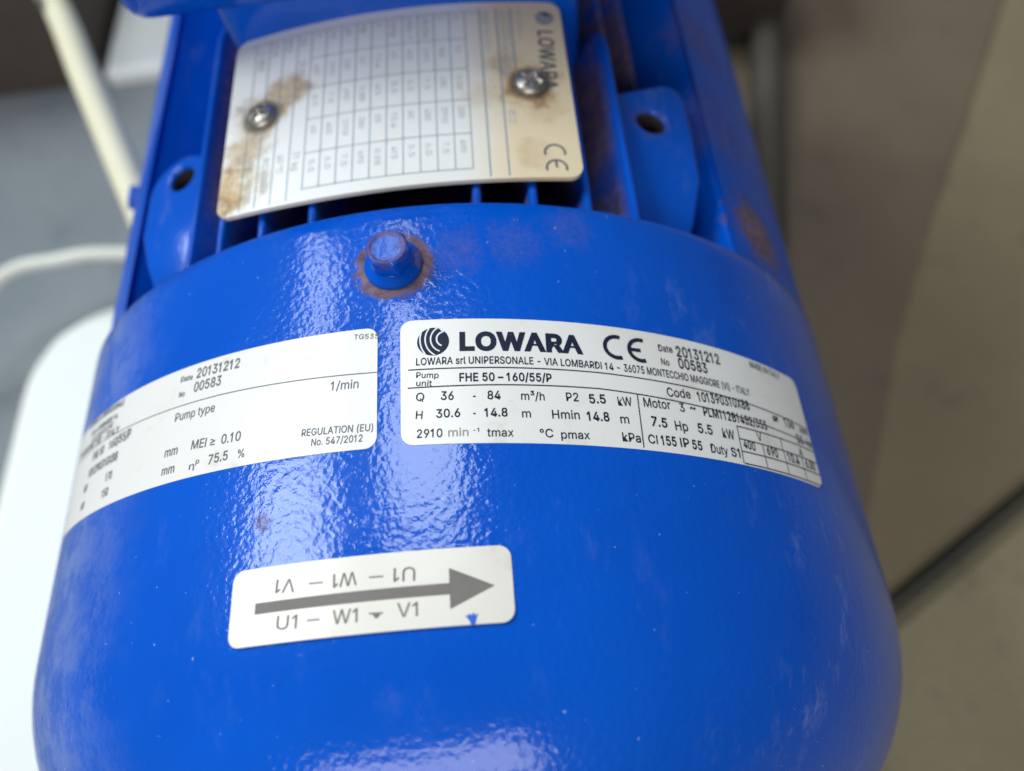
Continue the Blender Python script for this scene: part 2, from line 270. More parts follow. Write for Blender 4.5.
'M': (628, '60,0 60,509 152,509 277,187 280,179 284,170 287,159 291,147 295,135 299,123 303,110 307,97 311,84 315,71 319,60 322,49 307,49 311,59 314,71 318,83 322,95 326,108 330,121 334,134 338,146 342,158 346,169 349,179 352,187 476,509 568,509 568,0 504,0 504,291 504,302 504,314 504,327 505,340 505,354 505,369 505,383 506,398 506,413 506,428 507,443 507,457 513,457 508,441 503,425 498,409 492,393 487,378 482,363 477,348 472,335 467,322 463,310 459,300 456,291 342,0 286,0 170,291 167,300 163,310 159,321 155,333 150,347 145,361 140,376 134,392 129,408 124,424 118,441 112,457 119,457 119,444 120,430 120,416 120,401 121,386 121,372 121,357 121,342 122,328 122,315 122,302 122,291 122,0'),
'N': (523, '60,0 60,509 136,509 343,183 349,174 355,163 363,151 371,137 379,122 388,107 396,90 405,73 414,55 405,54 403,72 402,90 401,108 400,126 399,142 399,157 399,171 399,184 399,195 399,509 463,509 463,0 387,0 202,290 194,303 186,317 177,331 168,346 159,363 148,381 136,402 123,425 108,452 119,454 120,429 121,406 122,384 123,363 124,345 124,328 125,313 125,301 125,291 125,0'),
'O': (533, '267,-7 225,-3 186,7 150,25 119,49 92,79 70,115 53,157 44,203 40,254 44,305 53,352 70,393 92,429 119,459 150,484 186,501 225,512 267,516 309,512 348,501 384,484 415,459 442,429 464,393 480,352 490,305 493,254 490,203 480,157 464,115 442,79 415,49 384,25 348,7 309,-3|267,53 296,55 324,63 349,76 372,94 392,116 408,144 420,176 428,213 430,254 428,295 420,332 408,365 392,392 372,415 349,433 324,446 296,453 267,456 237,453 210,445 184,433 161,415 142,392 125,364 113,332 106,295 103,254 106,213 113,176 125,144 142,117 161,94 184,76 210,63 237,55'),
'P': (444, '60,0 60,509 235,509 272,506 305,499 332,487 356,471 375,452 390,430 400,404 407,377 409,348 407,318 400,291 390,265 375,243 356,223 332,207 305,195 272,188 235,186 109,186 109,242 233,242 257,244 279,248 297,256 312,266 324,279 333,294 339,310 343,328 344,348 343,367 339,385 333,402 324,416 312,428 297,439 279,446 257,451 232,452 125,452 125,0'),
'Q': (533, '245,159 313,159 369,85 384,65 468,-48 401,-48 346,27 331,46|267,-7 225,-3 186,7 150,25 119,49 92,79 70,115 53,157 44,203 40,254 44,305 53,352 70,393 92,429 119,459 150,484 186,501 225,512 267,516 309,512 348,501 384,484 415,459 442,429 464,393 480,352 490,305 493,254 490,203 480,157 464,115 442,79 415,49 384,25 348,7 309,-3|267,53 296,55 324,63 349,76 372,94 392,116 408,144 420,176 428,213 430,254 428,295 420,332 408,365 392,392 372,415 349,433 324,446 296,453 267,456 237,453 210,445 184,433 161,415 142,392 125,364 113,332 106,295 103,254 106,213 113,176 125,144 142,117 161,94 184,76 210,63 237,55'),
'R': (449, '60,0 60,509 236,509 273,506 305,500 333,489 356,473 376,455 390,433 401,408 407,381 409,352 407,323 401,296 390,271 376,250 356,232 333,217 305,206 273,200 236,198 96,198 96,255 234,255 258,256 280,260 298,267 313,276 325,287 334,300 340,316 344,333 345,352 344,371 340,389 334,405 325,419 313,430 298,440 279,446 258,451 233,452 125,452 125,0|353,0 230,229 303,229 428,0'),
'S': (446, '224,-9 188,-7 156,-1 128,9 102,23 81,40 64,60 51,83 42,109 38,137 104,137 108,118 114,102 123,88 136,76 150,66 166,59 185,53 204,50 224,49 246,50 267,54 286,60 303,69 317,79 329,92 338,106 344,122 346,139 344,154 340,168 332,179 322,189 310,197 296,205 280,211 263,217 245,222 184,239 145,253 112,269 86,289 67,313 56,341 52,372 54,400 62,425 75,448 92,468 113,484 138,498 165,508 195,514 227,516 259,514 289,508 316,498 340,484 360,468 377,449 390,427 398,403 401,378 337,378 332,402 320,421 302,437 280,449 254,456 225,459 204,457 185,454 167,448 152,440 139,430 129,418 121,405 117,391 115,376 117,359 122,345 131,334 142,324 155,315 169,308 184,302 198,297 212,293 264,279 279,275 295,270 312,264 328,256 344,248 359,238 372,226 384,213 395,198 402,180 407,161 408,139 406,112 399,87 386,64 370,43 349,25 323,11 294,0 261,-7'),
'T': (448, '32,452 32,509 417,509 417,452 257,452 257,0 193,0 193,452'),
'U': (517, '259,-8 220,-6 186,2 154,15 126,33 103,55 85,80 71,108 63,140 60,173 60,509 124,509 124,178 126,155 132,133 141,113 153,95 169,80 187,68 208,59 232,53 259,52 285,53 309,59 331,68 349,80 364,95 377,113 385,133 391,155 393,178 393,509 457,509 457,173 454,140 446,108 433,80 414,55 391,33 363,15 332,2 297,-6'),
'V': (479, '204,0 16,509 84,509 192,206 199,187 207,164 215,137 225,106 236,71 248,31 235,31 247,71 257,107 267,138 276,165 283,187 290,206 395,509 463,509 278,0'),
'W': (686, '155,0 16,509 82,509 163,196 167,179 172,162 175,145 179,128 183,111 187,94 190,76 194,58 197,40 189,40 193,58 196,76 200,94 203,111 207,128 211,145 215,162 220,179 224,196 306,509 380,509 462,196 466,179 470,162 474,145 478,128 482,111 486,94 490,76 494,58 497,40 488,40 492,58 495,76 499,94 503,111 506,128 510,145 515,162 519,179 523,196 603,509 670,509 530,0 455,0 368,323 362,345 357,368 351,391 346,417 341,445 336,475 350,475 345,446 340,420 335,395 330,371 324,347 318,323 230,0'),
'X': (474, '18,0 217,284 217,236 29,509 104,509 178,400 188,386 196,373 204,361 211,350 217,340 223,329 230,318 236,305 243,292 232,292 239,305 246,317 252,329 258,339 265,350 272,361 280,373 288,386 298,400 374,509 446,509 259,239 259,287 456,0 382,0 292,129 283,142 275,154 268,165 262,175 256,185 250,195 244,206 237,218 230,231 244,231 238,219 231,207 225,196 219,186 213,176 206,166 199,155 191,143 182,129 91,0'),
'Y': (472, '203,0 203,208 16,509 91,509 192,344 203,327 213,309 222,292 231,274 240,254 250,230 224,230 233,254 242,275 251,293 260,310 270,327 280,344 381,509 455,509 268,208 268,0'),
'Z': (438, '42,0 42,46 273,385 284,400 295,415 306,431 318,446 329,461 341,476 348,454 327,453 306,453 285,452 265,452 244,452 223,452 40,452 40,509 397,509 397,462 169,129 157,113 146,97 134,81 122,65 110,49 97,33 90,54 111,55 131,56 152,57 173,57 193,57 214,57 399,57 399,0'),
'_': (319, '319,0 319,-56 0,-56 0,0'),
'a': (389, '160,-9 137,-7 115,-3 94,5 76,15 60,29 48,45 38,63 32,84 30,108 32,128 36,146 43,161 53,174 64,184 78,193 92,200 108,206 125,211 143,214 161,217 178,220 200,223 218,225 234,227 247,229 257,231 265,235 271,240 274,246 276,255 276,257 275,272 272,285 267,297 260,307 251,315 240,322 227,327 212,330 196,331 178,330 163,327 149,322 137,316 127,309 118,301 110,292 104,283 100,274 41,291 51,313 64,331 79,346 95,358 114,368 133,375 153,380 173,383 194,384 208,384 223,382 239,379 255,375 271,369 286,360 300,350 312,336 322,320 330,301 335,278 337,251 337,0 277,0 277,52 272,52 267,43 260,34 252,25 242,16 229,8 215,1 199,-4 181,-7|170,45 192,47 211,51 228,59 242,68 254,80 263,93 270,108 274,122 276,138 276,190 272,187 267,184 259,182 251,180 241,178 231,176 221,174 210,173 200,171 191,170 182,169 175,168 161,166 147,163 134,159 122,153 112,147 103,139 97,130 93,118 92,105 93,93 96,82 102,72 109,64 119,57 130,52 142,48 156,46'),
'b': (424, '229,-8 208,-7 189,-3 172,4 159,12 147,21 138,31 130,41 123,50 118,59 112,59 112,0 53,0 53,509 114,509 114,319 118,319 123,327 130,336 137,346 147,355 158,364 171,373 188,379 207,383 229,384 259,382 287,374 313,361 335,342 354,320 370,293 381,261 388,227 390,189 388,151 381,116 370,84 355,57 336,34 313,16 288,3 260,-6|220,47 242,49 262,55 279,66 294,80 306,97 316,117 323,139 327,163 328,189 327,215 323,239 316,261 307,281 295,298 280,311 262,322 243,328 220,330 198,328 178,322 161,312 147,299 134,282 125,263 118,241 114,216 113,189 114,162 118,138 125,115 135,95 147,78 162,65 179,55 198,49'),
'c': (395, '207,-8 174,-5 144,3 117,16 93,35 72,58 56,85 44,116 37,150 34,187 37,225 44,260 56,291 72,318 93,341 117,360 144,374 174,382 207,384 226,384 243,381 260,377 276,371 291,364 305,356 318,346 330,335 340,322 349,308 356,293 362,277 303,262 300,272 295,281 290,289 284,297 278,304 270,311 261,316 252,321 242,325 231,328 220,329 207,330 184,328 163,321 145,310 130,296 118,278 108,258 102,236 98,212 96,187 98,163 102,139 108,117 118,97 130,80 145,66 163,55 184,49 207,46 220,47 232,49 243,52 253,55 262,60 271,66 279,73 285,80 292,89 297,98 301,107 304,117 363,102 357,86 350,70 341,56 331,43 319,32 306,21 292,12 277,5 261,-1 244,-5 226,-7'),
'd': (424, '195,-8 165,-6 137,3 111,16 89,34 70,57 55,84 43,116 36,151 34,189 36,227 43,261 55,293 70,320 89,342 112,361 137,374 165,382 196,384 218,383 237,379 253,373 267,364 278,355 287,346 295,336 301,327 306,319 311,319 311,509 372,509 372,0 313,0 313,59 307,59 301,50 295,41 287,31 277,21 266,12 252,4 236,-3 217,-7|205,47 226,49 246,55 263,65 278,78 290,95 299,115 306,138 310,162 312,189 310,216 306,241 300,263 290,282 278,299 263,312 246,322 227,328 205,330 182,328 162,322 145,311 130,298 118,281 108,261 102,239 98,215 96,189 98,163 102,139 109,117 118,97 130,80 145,66 162,55 182,49'),
'e': (404, '212,-8 177,-5 145,3 117,16 92,35 72,58 56,85 44,116 37,150 34,187 36,224 44,258 55,290 71,317 91,340 115,359 142,373 172,382 205,384 226,383 246,380 266,374 285,366 303,355 319,341 334,324 347,305 357,282 365,256 370,227 371,194 371,169 75,169 75,221 338,221 310,202 308,226 304,248 298,269 288,286 277,301 263,314 246,323 227,328 205,330 183,328 164,323 146,313 131,301 119,286 109,270 102,251 97,231 96,211 96,178 98,151 102,127 110,106 121,88 135,73 151,61 169,53 190,48 212,46 227,47 241,49 254,53 265,58 276,65 285,73 294,82 300,93 306,105 365,91 358,72 348,55 335,39 320,26 302,14 283,4 261,-3 237,-7'),
'f': (253, '228,379 228,327 6,327 6,379|81,0 81,432 82,452 87,470 96,486 107,499 120,510 135,519 152,525 169,529 187,530 201,530 212,529 222,527 231,525 238,523 243,521 227,468 224,470 220,471 215,472 209,473 202,474 195,474 178,472 164,468 154,460 147,449 143,435 142,419 142,0'),
'g': (425, '207,-151 180,-149 156,-146 134,-140 114,-132 97,-122 82,-110 70,-97 59,-84 51,-69 101,-41 107,-49 114,-57 122,-66 131,-74 142,-82 154,-88 169,-93 187,-96 207,-97 236,-95 261,-87 282,-75 298,-58 308,-34 311,-6 311,68 306,68 301,60 294,51 287,41 277,32 266,23 252,16 236,10 217,6 195,5 165,7 138,14 113,27 90,43 71,65 55,90 43,120 36,154 34,191 36,229 43,263 55,293 71,320 90,342 112,361 138,374 166,382 196,384 218,383 237,379 253,373 267,365 279,356 288,346 296,336 302,327 308,319 313,319 313,379 372,379 372,-9 370,-40 363,-67 350,-90 334,-109 314,-124 291,-136 265,-144 237,-149|205,59 227,61 246,66 264,75 278,87 290,103 300,121 307,142 311,166 312,193 311,219 307,242 300,264 291,283 279,299 264,312 247,322 227,328 205,330 182,328 163,322 145,312 130,298 118,282 109,262 102,241 98,218 96,193 98,167 102,144 109,123 118,104 131,88 145,76 163,66 183,61'),
'h': (410, '114,227 114,0 53,0 53,509 114,509 114,287 102,287 116,319 132,344 152,362 175,374 200,382 227,384 252,383 275,377 295,369 313,356 328,340 341,321 350,298 355,271 357,240 357,0 296,0 296,235 293,263 286,286 273,304 256,318 235,326 210,329 192,328 176,324 161,317 147,308 136,297 126,283 119,266 115,248'),
'i': (166, '53,0 53,379 114,379 114,0|84,443 73,444 63,448 54,455 47,463 43,472 41,483 43,494 47,504 54,512 63,518 73,522 84,524 95,522 105,518 114,512 121,504 125,494 126,483 125,472 121,463 114,455 105,448 95,444'),
'k': (380, '110,137 110,212 121,212 284,379 360,379 184,199 177,199|53,0 53,509 114,509 114,0|294,0 148,186 191,229 372,0'),
'l': (189, '139,-2 112,0 91,8 74,20 62,37 55,59 53,84 53,509 114,509 114,99 114,83 117,71 120,62 126,57 135,53 146,52 152,52 157,52 160,53 164,53 167,54 170,54 181,3 175,1 169,0 162,-1 154,-2 147,-2'),
'm': (609, '53,0 53,379 112,379 112,295 108,295 114,314 122,331 132,346 144,358 158,368 172,376 187,382 203,385 219,386 245,383 268,375 287,361 303,342 314,320 321,295 312,295 318,312 326,329 337,343 350,356 364,366 381,375 398,381 417,385 437,386 458,385 478,380 497,372 514,361 529,346 541,328 550,307 555,283 557,255 557,0 496,0 496,254 493,279 485,298 473,313 456,323 438,329 419,330 402,329 387,326 374,320 363,312 353,302 345,290 340,277 336,263 335,247 335,0 274,0 274,260 272,280 265,297 253,311 238,322 220,328 199,330 185,329 171,326 158,320 145,312 135,302 126,289 119,274 115,257 114,238 114,0'),
'n': (409, '114,227 114,0 53,0 53,379 112,379 112,287 102,287 116,319 132,344 152,362 175,374 200,382 227,384 252,383 275,377 295,369 313,356 328,340 341,321 350,298 355,271 357,240 357,0 296,0 296,235 293,263 286,286 273,304 256,318 235,326 210,329 192,328 176,324 161,317 147,308 136,297 126,283 119,266 115,248'),
'o': (415, '207,-8 174,-5 144,3 117,16 93,35 72,58 56,85 44,116 37,150 34,187 37,225 44,260 56,291 72,318 93,341 117,360 144,374 174,382 207,384 241,382 271,374 299,360 323,341 343,318 359,291 371,260 379,225 381,187 379,150 371,116 359,85 343,58 323,35 299,16 271,3 241,-5|207,46 231,49 252,55 270,66 285,80 298,97 307,117 314,139 318,163 319,187 318,212 314,236 307,258 298,278 285,296 270,310 252,321 231,328 207,330 184,328 163,321 145,310 130,296 118,278 108,258 102,236 98,212 96,187 98,163 102,139 108,117 118,97 130,80 145,66 163,55 184,49'),
'p': (424, '53,-143 53,379 112,379 112,319 118,319 123,327 130,336 137,346 147,355 158,364 171,373 188,379 207,383 229,384 259,382 287,374 313,361 335,342 354,320 370,293 381,261 388,227 390,189 388,151 381,116 370,84 355,57 336,34 313,16 288,3 260,-6 229,-8 208,-7 189,-3 173,4 159,12 147,21 138,31 130,41 124,50 118,59 114,59 114,-143|220,47 242,49 262,55 279,66 294,80 306,97 316,117 323,139 327,163 328,189 327,215 323,239 316,261 307,281 295,298 280,311 262,322 243,328 220,330 198,328 178,322 161,312 147,299 134,282 125,263 118,241 114,216 113,189 114,162 118,138 125,115 135,95 147,78 162,65 179,55 198,49'),
'r': (259, '53,0 53,379 112,379 112,321 115,321 124,339 137,354 152,367 171,377 191,383 213,385 218,385 223,385 229,384 235,384 240,384 243,384 243,322 241,323 236,324 230,324 223,325 215,326 207,326 190,324 174,321 159,315 146,306 135,296 126,284 119,269 115,254 114,237 114,0'),
's': (365, '182,-8 157,-7 133,-3 112,3 93,12 76,24 62,38 50,54 41,73 36,94 94,107 101,87 111,72 124,60 141,52 160,47 181,45 206,47 227,53 244,62 258,74 265,88 268,103 266,115 262,126 254,136 243,144 229,150 212,155 149,170 118,180 92,192 72,208 58,227 50,249 47,274 49,295 55,314 65,332 79,347 95,360 115,370 137,378 161,383 187,384 212,383 234,379 254,372 271,363 286,352 299,339 309,324 318,308 324,290 268,277 262,291 254,304 243,316 228,325 210,331 187,333 166,331 147,326 131,317 119,305 111,292 109,277 110,264 115,253 124,243 136,235 152,229 172,223 229,209 261,200 287,187 306,171 320,153 328,131 331,107 329,85 323,65 312,47 298,31 281,18 260,6 236,-2 210,-7'),
't': (227, '204,379 204,327 6,327 6,379|65,471 126,471 126,98 127,83 130,70 136,61 144,55 156,51 170,50 175,50 180,50 185,51 191,52 197,53 202,54 213,2 207,0 200,-2 192,-3 184,-3 176,-4 168,-4 138,-1 113,7 92,21 77,41 68,64 65,93'),
'u': (410, '182,-5 158,-3 135,2 115,11 97,23 82,39 69,59 60,82 54,109 53,139 53,379 114,379 114,144 116,117 124,94 137,75 154,61 175,53 200,50 218,51 234,55 249,62 263,71 274,83 283,97 290,113 295,132 296,153 296,379 357,379 357,0 298,0 298,92 307,92 294,60 277,35 257,17 234,5 209,-3'),
'v': (389, '163,0 17,379 84,379 165,155 173,132 180,110 187,87 193,64 199,42 206,21 184,21 191,42 197,64 203,87 209,110 216,132 224,155 305,379 371,379 226,0'),
'w': (567, '138,0 23,379 87,379 133,214 140,190 147,164 154,137 161,107 168,75 175,41 165,41 172,74 179,105 186,135 192,163 199,189 206,214 252,379 316,379 362,214 368,189 375,163 382,136 388,106 395,75 402,41 391,41 399,75 406,106 413,135 420,163 427,189 434,214 480,379 545,379 429,0 368,0 319,172 314,189 309,207 305,225 300,243 295,262 291,280 286,299 281,318 277,338 291,338 286,319 281,299 277,280 272,262 267,243 263,225 258,207 253,189 248,172 199,0'),
'x': (378, '21,0 171,218 171,171 29,379 100,379 147,306 159,287 170,270 179,253 188,237 198,221 207,206 175,206 185,221 194,237 202,253 211,270 222,287 233,306 282,379 352,379 209,169 209,214 358,0 287,0 231,85 219,103 209,120 200,136 191,152 182,167 173,182 205,182 195,167 187,152 178,136 170,120 160,103 148,85 91,0'),
'y': (389, '47,-139 61,-86 71,-87 83,-89 94,-90 104,-89 113,-86 122,-81 130,-74 138,-64 145,-51 151,-36 163,-1 17,379 84,379 165,155 173,132 180,109 187,87 193,64 199,42 206,21 184,21 190,42 196,64 202,87 209,110 216,132 224,155 305,379 371,379 204,-58 196,-77 187,-93 177,-107 165,-119 153,-128 139,-136 125,-141 109,-144 91,-145 82,-145 73,-144 65,-143 57,-142 52,-140'),
'z': (380, '42,0 42,46 254,320 254,323 48,323 48,379 333,379 333,331 126,60 126,56 339,56 339,0'),
'~': (453, '52,150 53,176 58,199 66,218 76,233 89,246 103,255 119,261 135,265 151,266 168,265 183,262 197,256 212,247 228,235 246,221 257,211 267,204 275,198 282,195 290,193 299,192 312,194 323,199 332,207 339,219 343,234 344,253 400,253 399,226 394,204 386,185 376,170 364,157 349,148 334,142 318,138 301,137 284,138 269,141 254,148 239,156 224,168 207,182 195,191 185,199 177,204 170,208 162,210 154,210 141,209 130,204 121,196 114,185 109,169 108,150'),
'°': (316, '158,283 138,285 119,290 101,298 84,310 70,324 59,340 50,358 45,377 43,397 45,418 50,437 59,455 70,472 84,486 101,497 119,506 138,511 158,513 179,511 198,506 216,497 232,486 246,472 257,455 266,437 271,418 273,397 271,377 266,358 257,340 246,324 232,310 216,298 198,290 179,285|158,334 170,335 180,338 190,343 199,349 207,357 213,366 218,376 221,386 222,397 221,409 218,420 213,430 207,439 199,446 190,453 180,458 170,461 158,462 147,461 136,458 126,453 117,446 109,439 103,430 98,420 96,409 95,397 96,386 98,376 103,366 109,357 117,349 126,343 136,338 147,335'),
'³': (309, '155,302 133,303 113,307 94,312 77,320 63,329 51,341 42,354 36,368 34,383 94,383 97,374 103,366 113,360 126,354 140,351 156,350 173,352 187,355 200,362 209,370 214,380 216,392 214,403 208,413 198,422 184,429 166,433 146,434 115,434 115,473 195,534 195,535 50,535 50,583 266,583 266,541 154,453 154,466 178,467 199,466 219,461 236,453 251,444 263,432 271,418 277,403 278,387 276,371 271,356 262,342 250,330 236,320 218,313 199,307 178,303'),
'ø': (415, '207,-8 174,-5 144,3 117,16 93,35 72,58 56,85 44,116 37,150 34,187 37,225 44,260 56,291 72,318 93,341 117,360 144,374 174,382 207,384 241,382 271,374 299,360 323,341 343,318 359,291 371,260 379,225 381,187 379,150 371,116 359,85 343,58 323,35 299,16 271,3 241,-5|207,46 231,49 252,55 270,66 285,80 298,97 307,117 314,139 318,163 319,187 318,212 314,236 307,258 298,278 285,296 270,310 252,321 231,328 207,330 184,328 163,321 145,310 130,296 118,278 108,258 102,236 98,212 96,187 98,163 102,139 108,117 118,97 130,80 145,66 163,55 184,49|64,-15 27,15 352,395 388,364'),
'η': (410, '114,227 114,0 53,0 53,379 112,379 112,287 102,287 116,319 132,344 152,362 175,374 200,382 227,384 252,383 275,377 295,369 313,356 328,340 341,321 350,298 355,271 357,240 357,-143 296,-143 296,235 293,263 286,286 273,304 256,318 235,326 210,329 192,328 176,324 161,317 147,308 136,297 126,283 119,266 115,248'),
'φ': (501, '219,-143 219,270 220,294 224,315 231,333 240,349 251,362 265,373 281,380 300,385 320,386 348,384 373,376 397,363 417,345 434,323 448,296 458,267 464,234 466,198 463,156 455,119 440,86 420,58 395,34 364,16 330,3 291,-6 249,-8 241,-8 200,-6 164,3 131,16 103,34 79,57 60,85 45,116 37,151 34,189 36,219 41,247 48,275 60,301 73,324 90,344 110,361 132,374 156,382 171,330 156,325 142,317 130,306 120,293 111,278 104,260 99,240 96,219 95,195 97,164 103,137 112,113 125,93 141,76 161,63 184,54 211,48 241,46 249,46 281,48 310,54 335,63 357,76 374,93 388,113 398,138 404,166 406,199 405,224 401,247 396,268 389,286 380,302 368,315 356,324 341,330 325,332 316,331 307,329 300,326 294,321 289,315 285,308 283,300 281,291 280,280 280,-143'),
'–': (349, '350,244 350,188 0,188 0,244'),
'≥': (453, '65,24 65,81 388,81 388,24|388,233 65,120 65,182 290,254 287,250 287,260 290,256 65,328 65,390 388,276')}
TXT_R=[
 ('LOWARA srl UNIPERSONALE - VIA LOMBARDI 14 -',4.34,66.03,42.32,64.63,1.45,0.6),
 ('36075 MONTECCHIO MAGGIORE (VI) - ITALY',43.14,64.60,73.47,63.76,1.58,0.6),
 ('Pump',4.30,63.48,8.32,63.12,1.13,0.3),
 ('unit',4.27,61.87,7.07,61.61,1.12,0.3),
 ('FHE 50 – 160/55/P',12.02,62.17,28.71,61.68,1.62,1),
 ('Q',4.16,58.91,5.62,58.77,1.58,0.3),
 ('36',8.59,58.76,10.84,58.59,1.63,0.7),
 ('-',14.25,58.38,14.72,58.36,1.58,0.5),
 ('84',16.82,58.38,19.16,58.29,1.64,0.7),
 ('m³/h',22.80,58.09,27.03,57.93,1.59,0.3),
 ('P2',31.03,57.88,33.34,57.86,1.67,0.4),
 ('5.5',35.35,57.57,38.54,57.67,1.75,1),
 ('kW',40.91,57.39,43.73,57.48,1.75,0.4),
 ('H',4.10,55.42,5.26,55.32,1.54,0.3),
 ('30.6',7.70,55.33,11.88,55.24,1.60,0.7),
 ('-',14.13,55.05,14.57,55.03,1.54,0.5),
 ('14.8',16.10,55.01,20.17,54.93,1.60,0.8),
 ('m',22.71,54.66,24.27,54.63,1.55,0.3),
 ('Hmin',28.09,54.40,33.13,54.33,1.65,0.4),
 ('14.8',34.49,54.12,38.76,54.14,1.71,1),
 ('m',40.84,53.87,42.56,53.87,1.68,0.4),
 ('2910',4.24,51.81,8.65,51.62,1.56,0.5),
 ('min',9.67,51.64,13.14,51.54,1.50,-1),
 ('-1',13.99,52.20,14.98,52.15,0.75,0),
 ('tmax',16.36,51.24,20.94,51.06,1.51,0.3),
 ('°C',25.56,50.80,27.93,50.78,1.58,0.3),
 ('pmax',29.32,50.57,34.56,50.51,1.53,0.4),
 ('kPa',40.72,50.34,44.31,50.25,1.69,0.5),
 ('Date',51.51,70.02,54.77,70.10,1.46,0.6),
 ('20131212',55.62,69.45,66.62,69.59,2.29,1),
 ('No',51.58,67.04,53.44,67.03,1.36,0.6),
 ('00583',55.58,66.84,62.63,66.80,2.24,1),
 ('MADE IN ITALY',75.81,71.06,86.13,70.61,1.47,0.5),
 ('Code',51.65,60.25,57.03,60.41,1.84,0.4),
 ('101390310X88',58.63,60.14,72.41,60.41,2.01,1),
 ('Motor',46.13,57.53,51.84,57.50,1.85,0.4),
 ('3',53.85,57.33,54.98,57.35,1.71,0.4),
 ('~',56.24,57.65,57.59,57.66,1.73,0.8),
 ('PLM112B14S2/355',59.32,57.13,76.57,56.81,1.90,1),
 ('7.5',47.07,53.81,50.38,53.63,1.84,1),
 ('Hp',52.09,53.32,54.90,53.36,1.87,0.5),
 ('5.5',57.19,53.37,60.63,53.31,1.91,0.8),
 ('kW',63.04,53.13,66.01,52.96,1.95,0.5),
 ('CI',45.81,50.27,47.72,50.16,1.71,0.5),
 ('155',48.43,50.12,51.69,50.06,1.81,1),
 ('IP',52.55,50.04,54.50,50.04,1.79,0.5),
 ('55',55.10,49.89,57.33,49.76,1.80,1),
 ('Duty',59.31,49.59,63.42,49.44,1.79,0.5),
 ('S1',64.25,49.44,66.52,49.40,1.78,0.7),
 ('ø',79.23,59.36,81.25,59.33,1.73,0.6),
 ('136',83.27,58.99,86.87,59.19,2.04,1),
 ('mm',89.08,58.78,92.30,58.83,1.59,0.5),
 ('50',86.65,56.07,89.23,56.06,1.90,0.8),
 ('Hz',90.50,56.11,92.62,56.01,1.70,0.5),
 ('V',72.52,53.85,73.99,53.84,1.82,0.4),
 ('A',86.09,53.12,87.59,53.02,1.72,0.4),
 ('400',68.08,51.67,71.26,51.43,1.80,1),
 ('690',74.64,51.25,77.98,51.03,1.86,1),
 ('10.4',81.14,50.93,85.25,50.81,1.89,1),
 ('6.00',87.67,50.76,91.46,50.68,1.98,1),
]
TXT_L=[
 ('TG535',-7.34,73.00,-2.55,72.53,1.04,0.2),
 ('Date',-46.35,73.19,-42.96,72.84,1.18,0.5),
 ('20131212',-41.89,72.76,-31.14,72.12,2.07,0.8),
 ('No',-46.28,69.80,-44.65,69.64,1.16,0.5),
 ('00583',-42.20,69.79,-35.26,69.45,2.05,0.7),
 ('1/min',-11.50,63.05,-6.23,62.75,1.75,0.2),
 ('Pump type',-46.43,64.58,-36.05,64.00,1.77,0.2),
 ('MEI ≥',-40.89,57.40,-35.10,56.91,1.80,0.3),
 ('0.10',-33.59,56.80,-29.26,56.58,1.84,0.5),
 ('mm',-48.03,57.58,-44.49,57.41,1.81,0.4),
 ('mm',-48.16,53.89,-44.71,53.79,1.77,0.4),
 ('η',-40.78,53.32,-39.5,53.32,1.3,0.2),
 ('p',-39.2,54.1,-38.35,54.1,1.0,0.2),
 ('75.5',-36.12,53.34,-31.70,53.33,1.81,0.5),
 ('%',-29.45,53.10,-28.06,53.12,1.62,0.3),
 ('REGULATION (EU)',-16.66,54.86,-3.45,54.01,1.35,0.4),
 ('No. 547/2012',-14.70,52.75,-5.31,52.21,1.33,0.4),
 ('LOWARA srl UNIPERSONALE',-86.91,76.23,-66.33,74.90,1.44,0.8),
 ('VIA LOMBARDI 14',-83.86,73.35,-68.52,72.50,1.31,0.7),
 ('36075 MONTECCHIO',-82.59,71.19,-70.18,70.97,1.30,0.7),
 ('MAGGIORE (VI) - ITALY',-92.05,70.76,-66.56,68.71,1.39,0.8),
 ('FHE 50',-79.07,65.95,-72.79,65.85,1.92,0.8),
 ('160/55/P',-70.26,65.71,-60.99,65.67,2.01,1),
 ('101390310X88',-80.13,62.35,-65.18,61.99,1.92,1),
 ('170',-69.13,58.28,-66.25,58.21,1.82,0.6),
 ('150',-69.60,54.85,-66.72,54.83,1.78,0.7),
 ('ø',-81.31,59.21,-79.02,59.20,2.19,0.5),
 ('ø',-81.04,55.23,-78.86,55.39,2.12,0.5),
]
TXT_A=[
 ('U1',-19.16,22.11,-15.63,21.95,2.16,0),
 ('W1',-9.65,21.93,-5.60,21.87,2.13,0),
 ('V1',0.67,22.02,3.93,21.97,2.12,0),
 ('–',-13.90,22.88,-11.81,22.81,0.00,0),
 ('–',-3.69,22.72,-1.62,22.68,0.00,0),
]
TXT_A2=[
 ('U1',3.65,29.59,0.20,29.69,2.25,0),
 ('W1',-5.83,29.78,-9.73,29.73,2.27,0),
 ('V1',-16.23,29.81,-19.60,30.04,2.30,0),
]
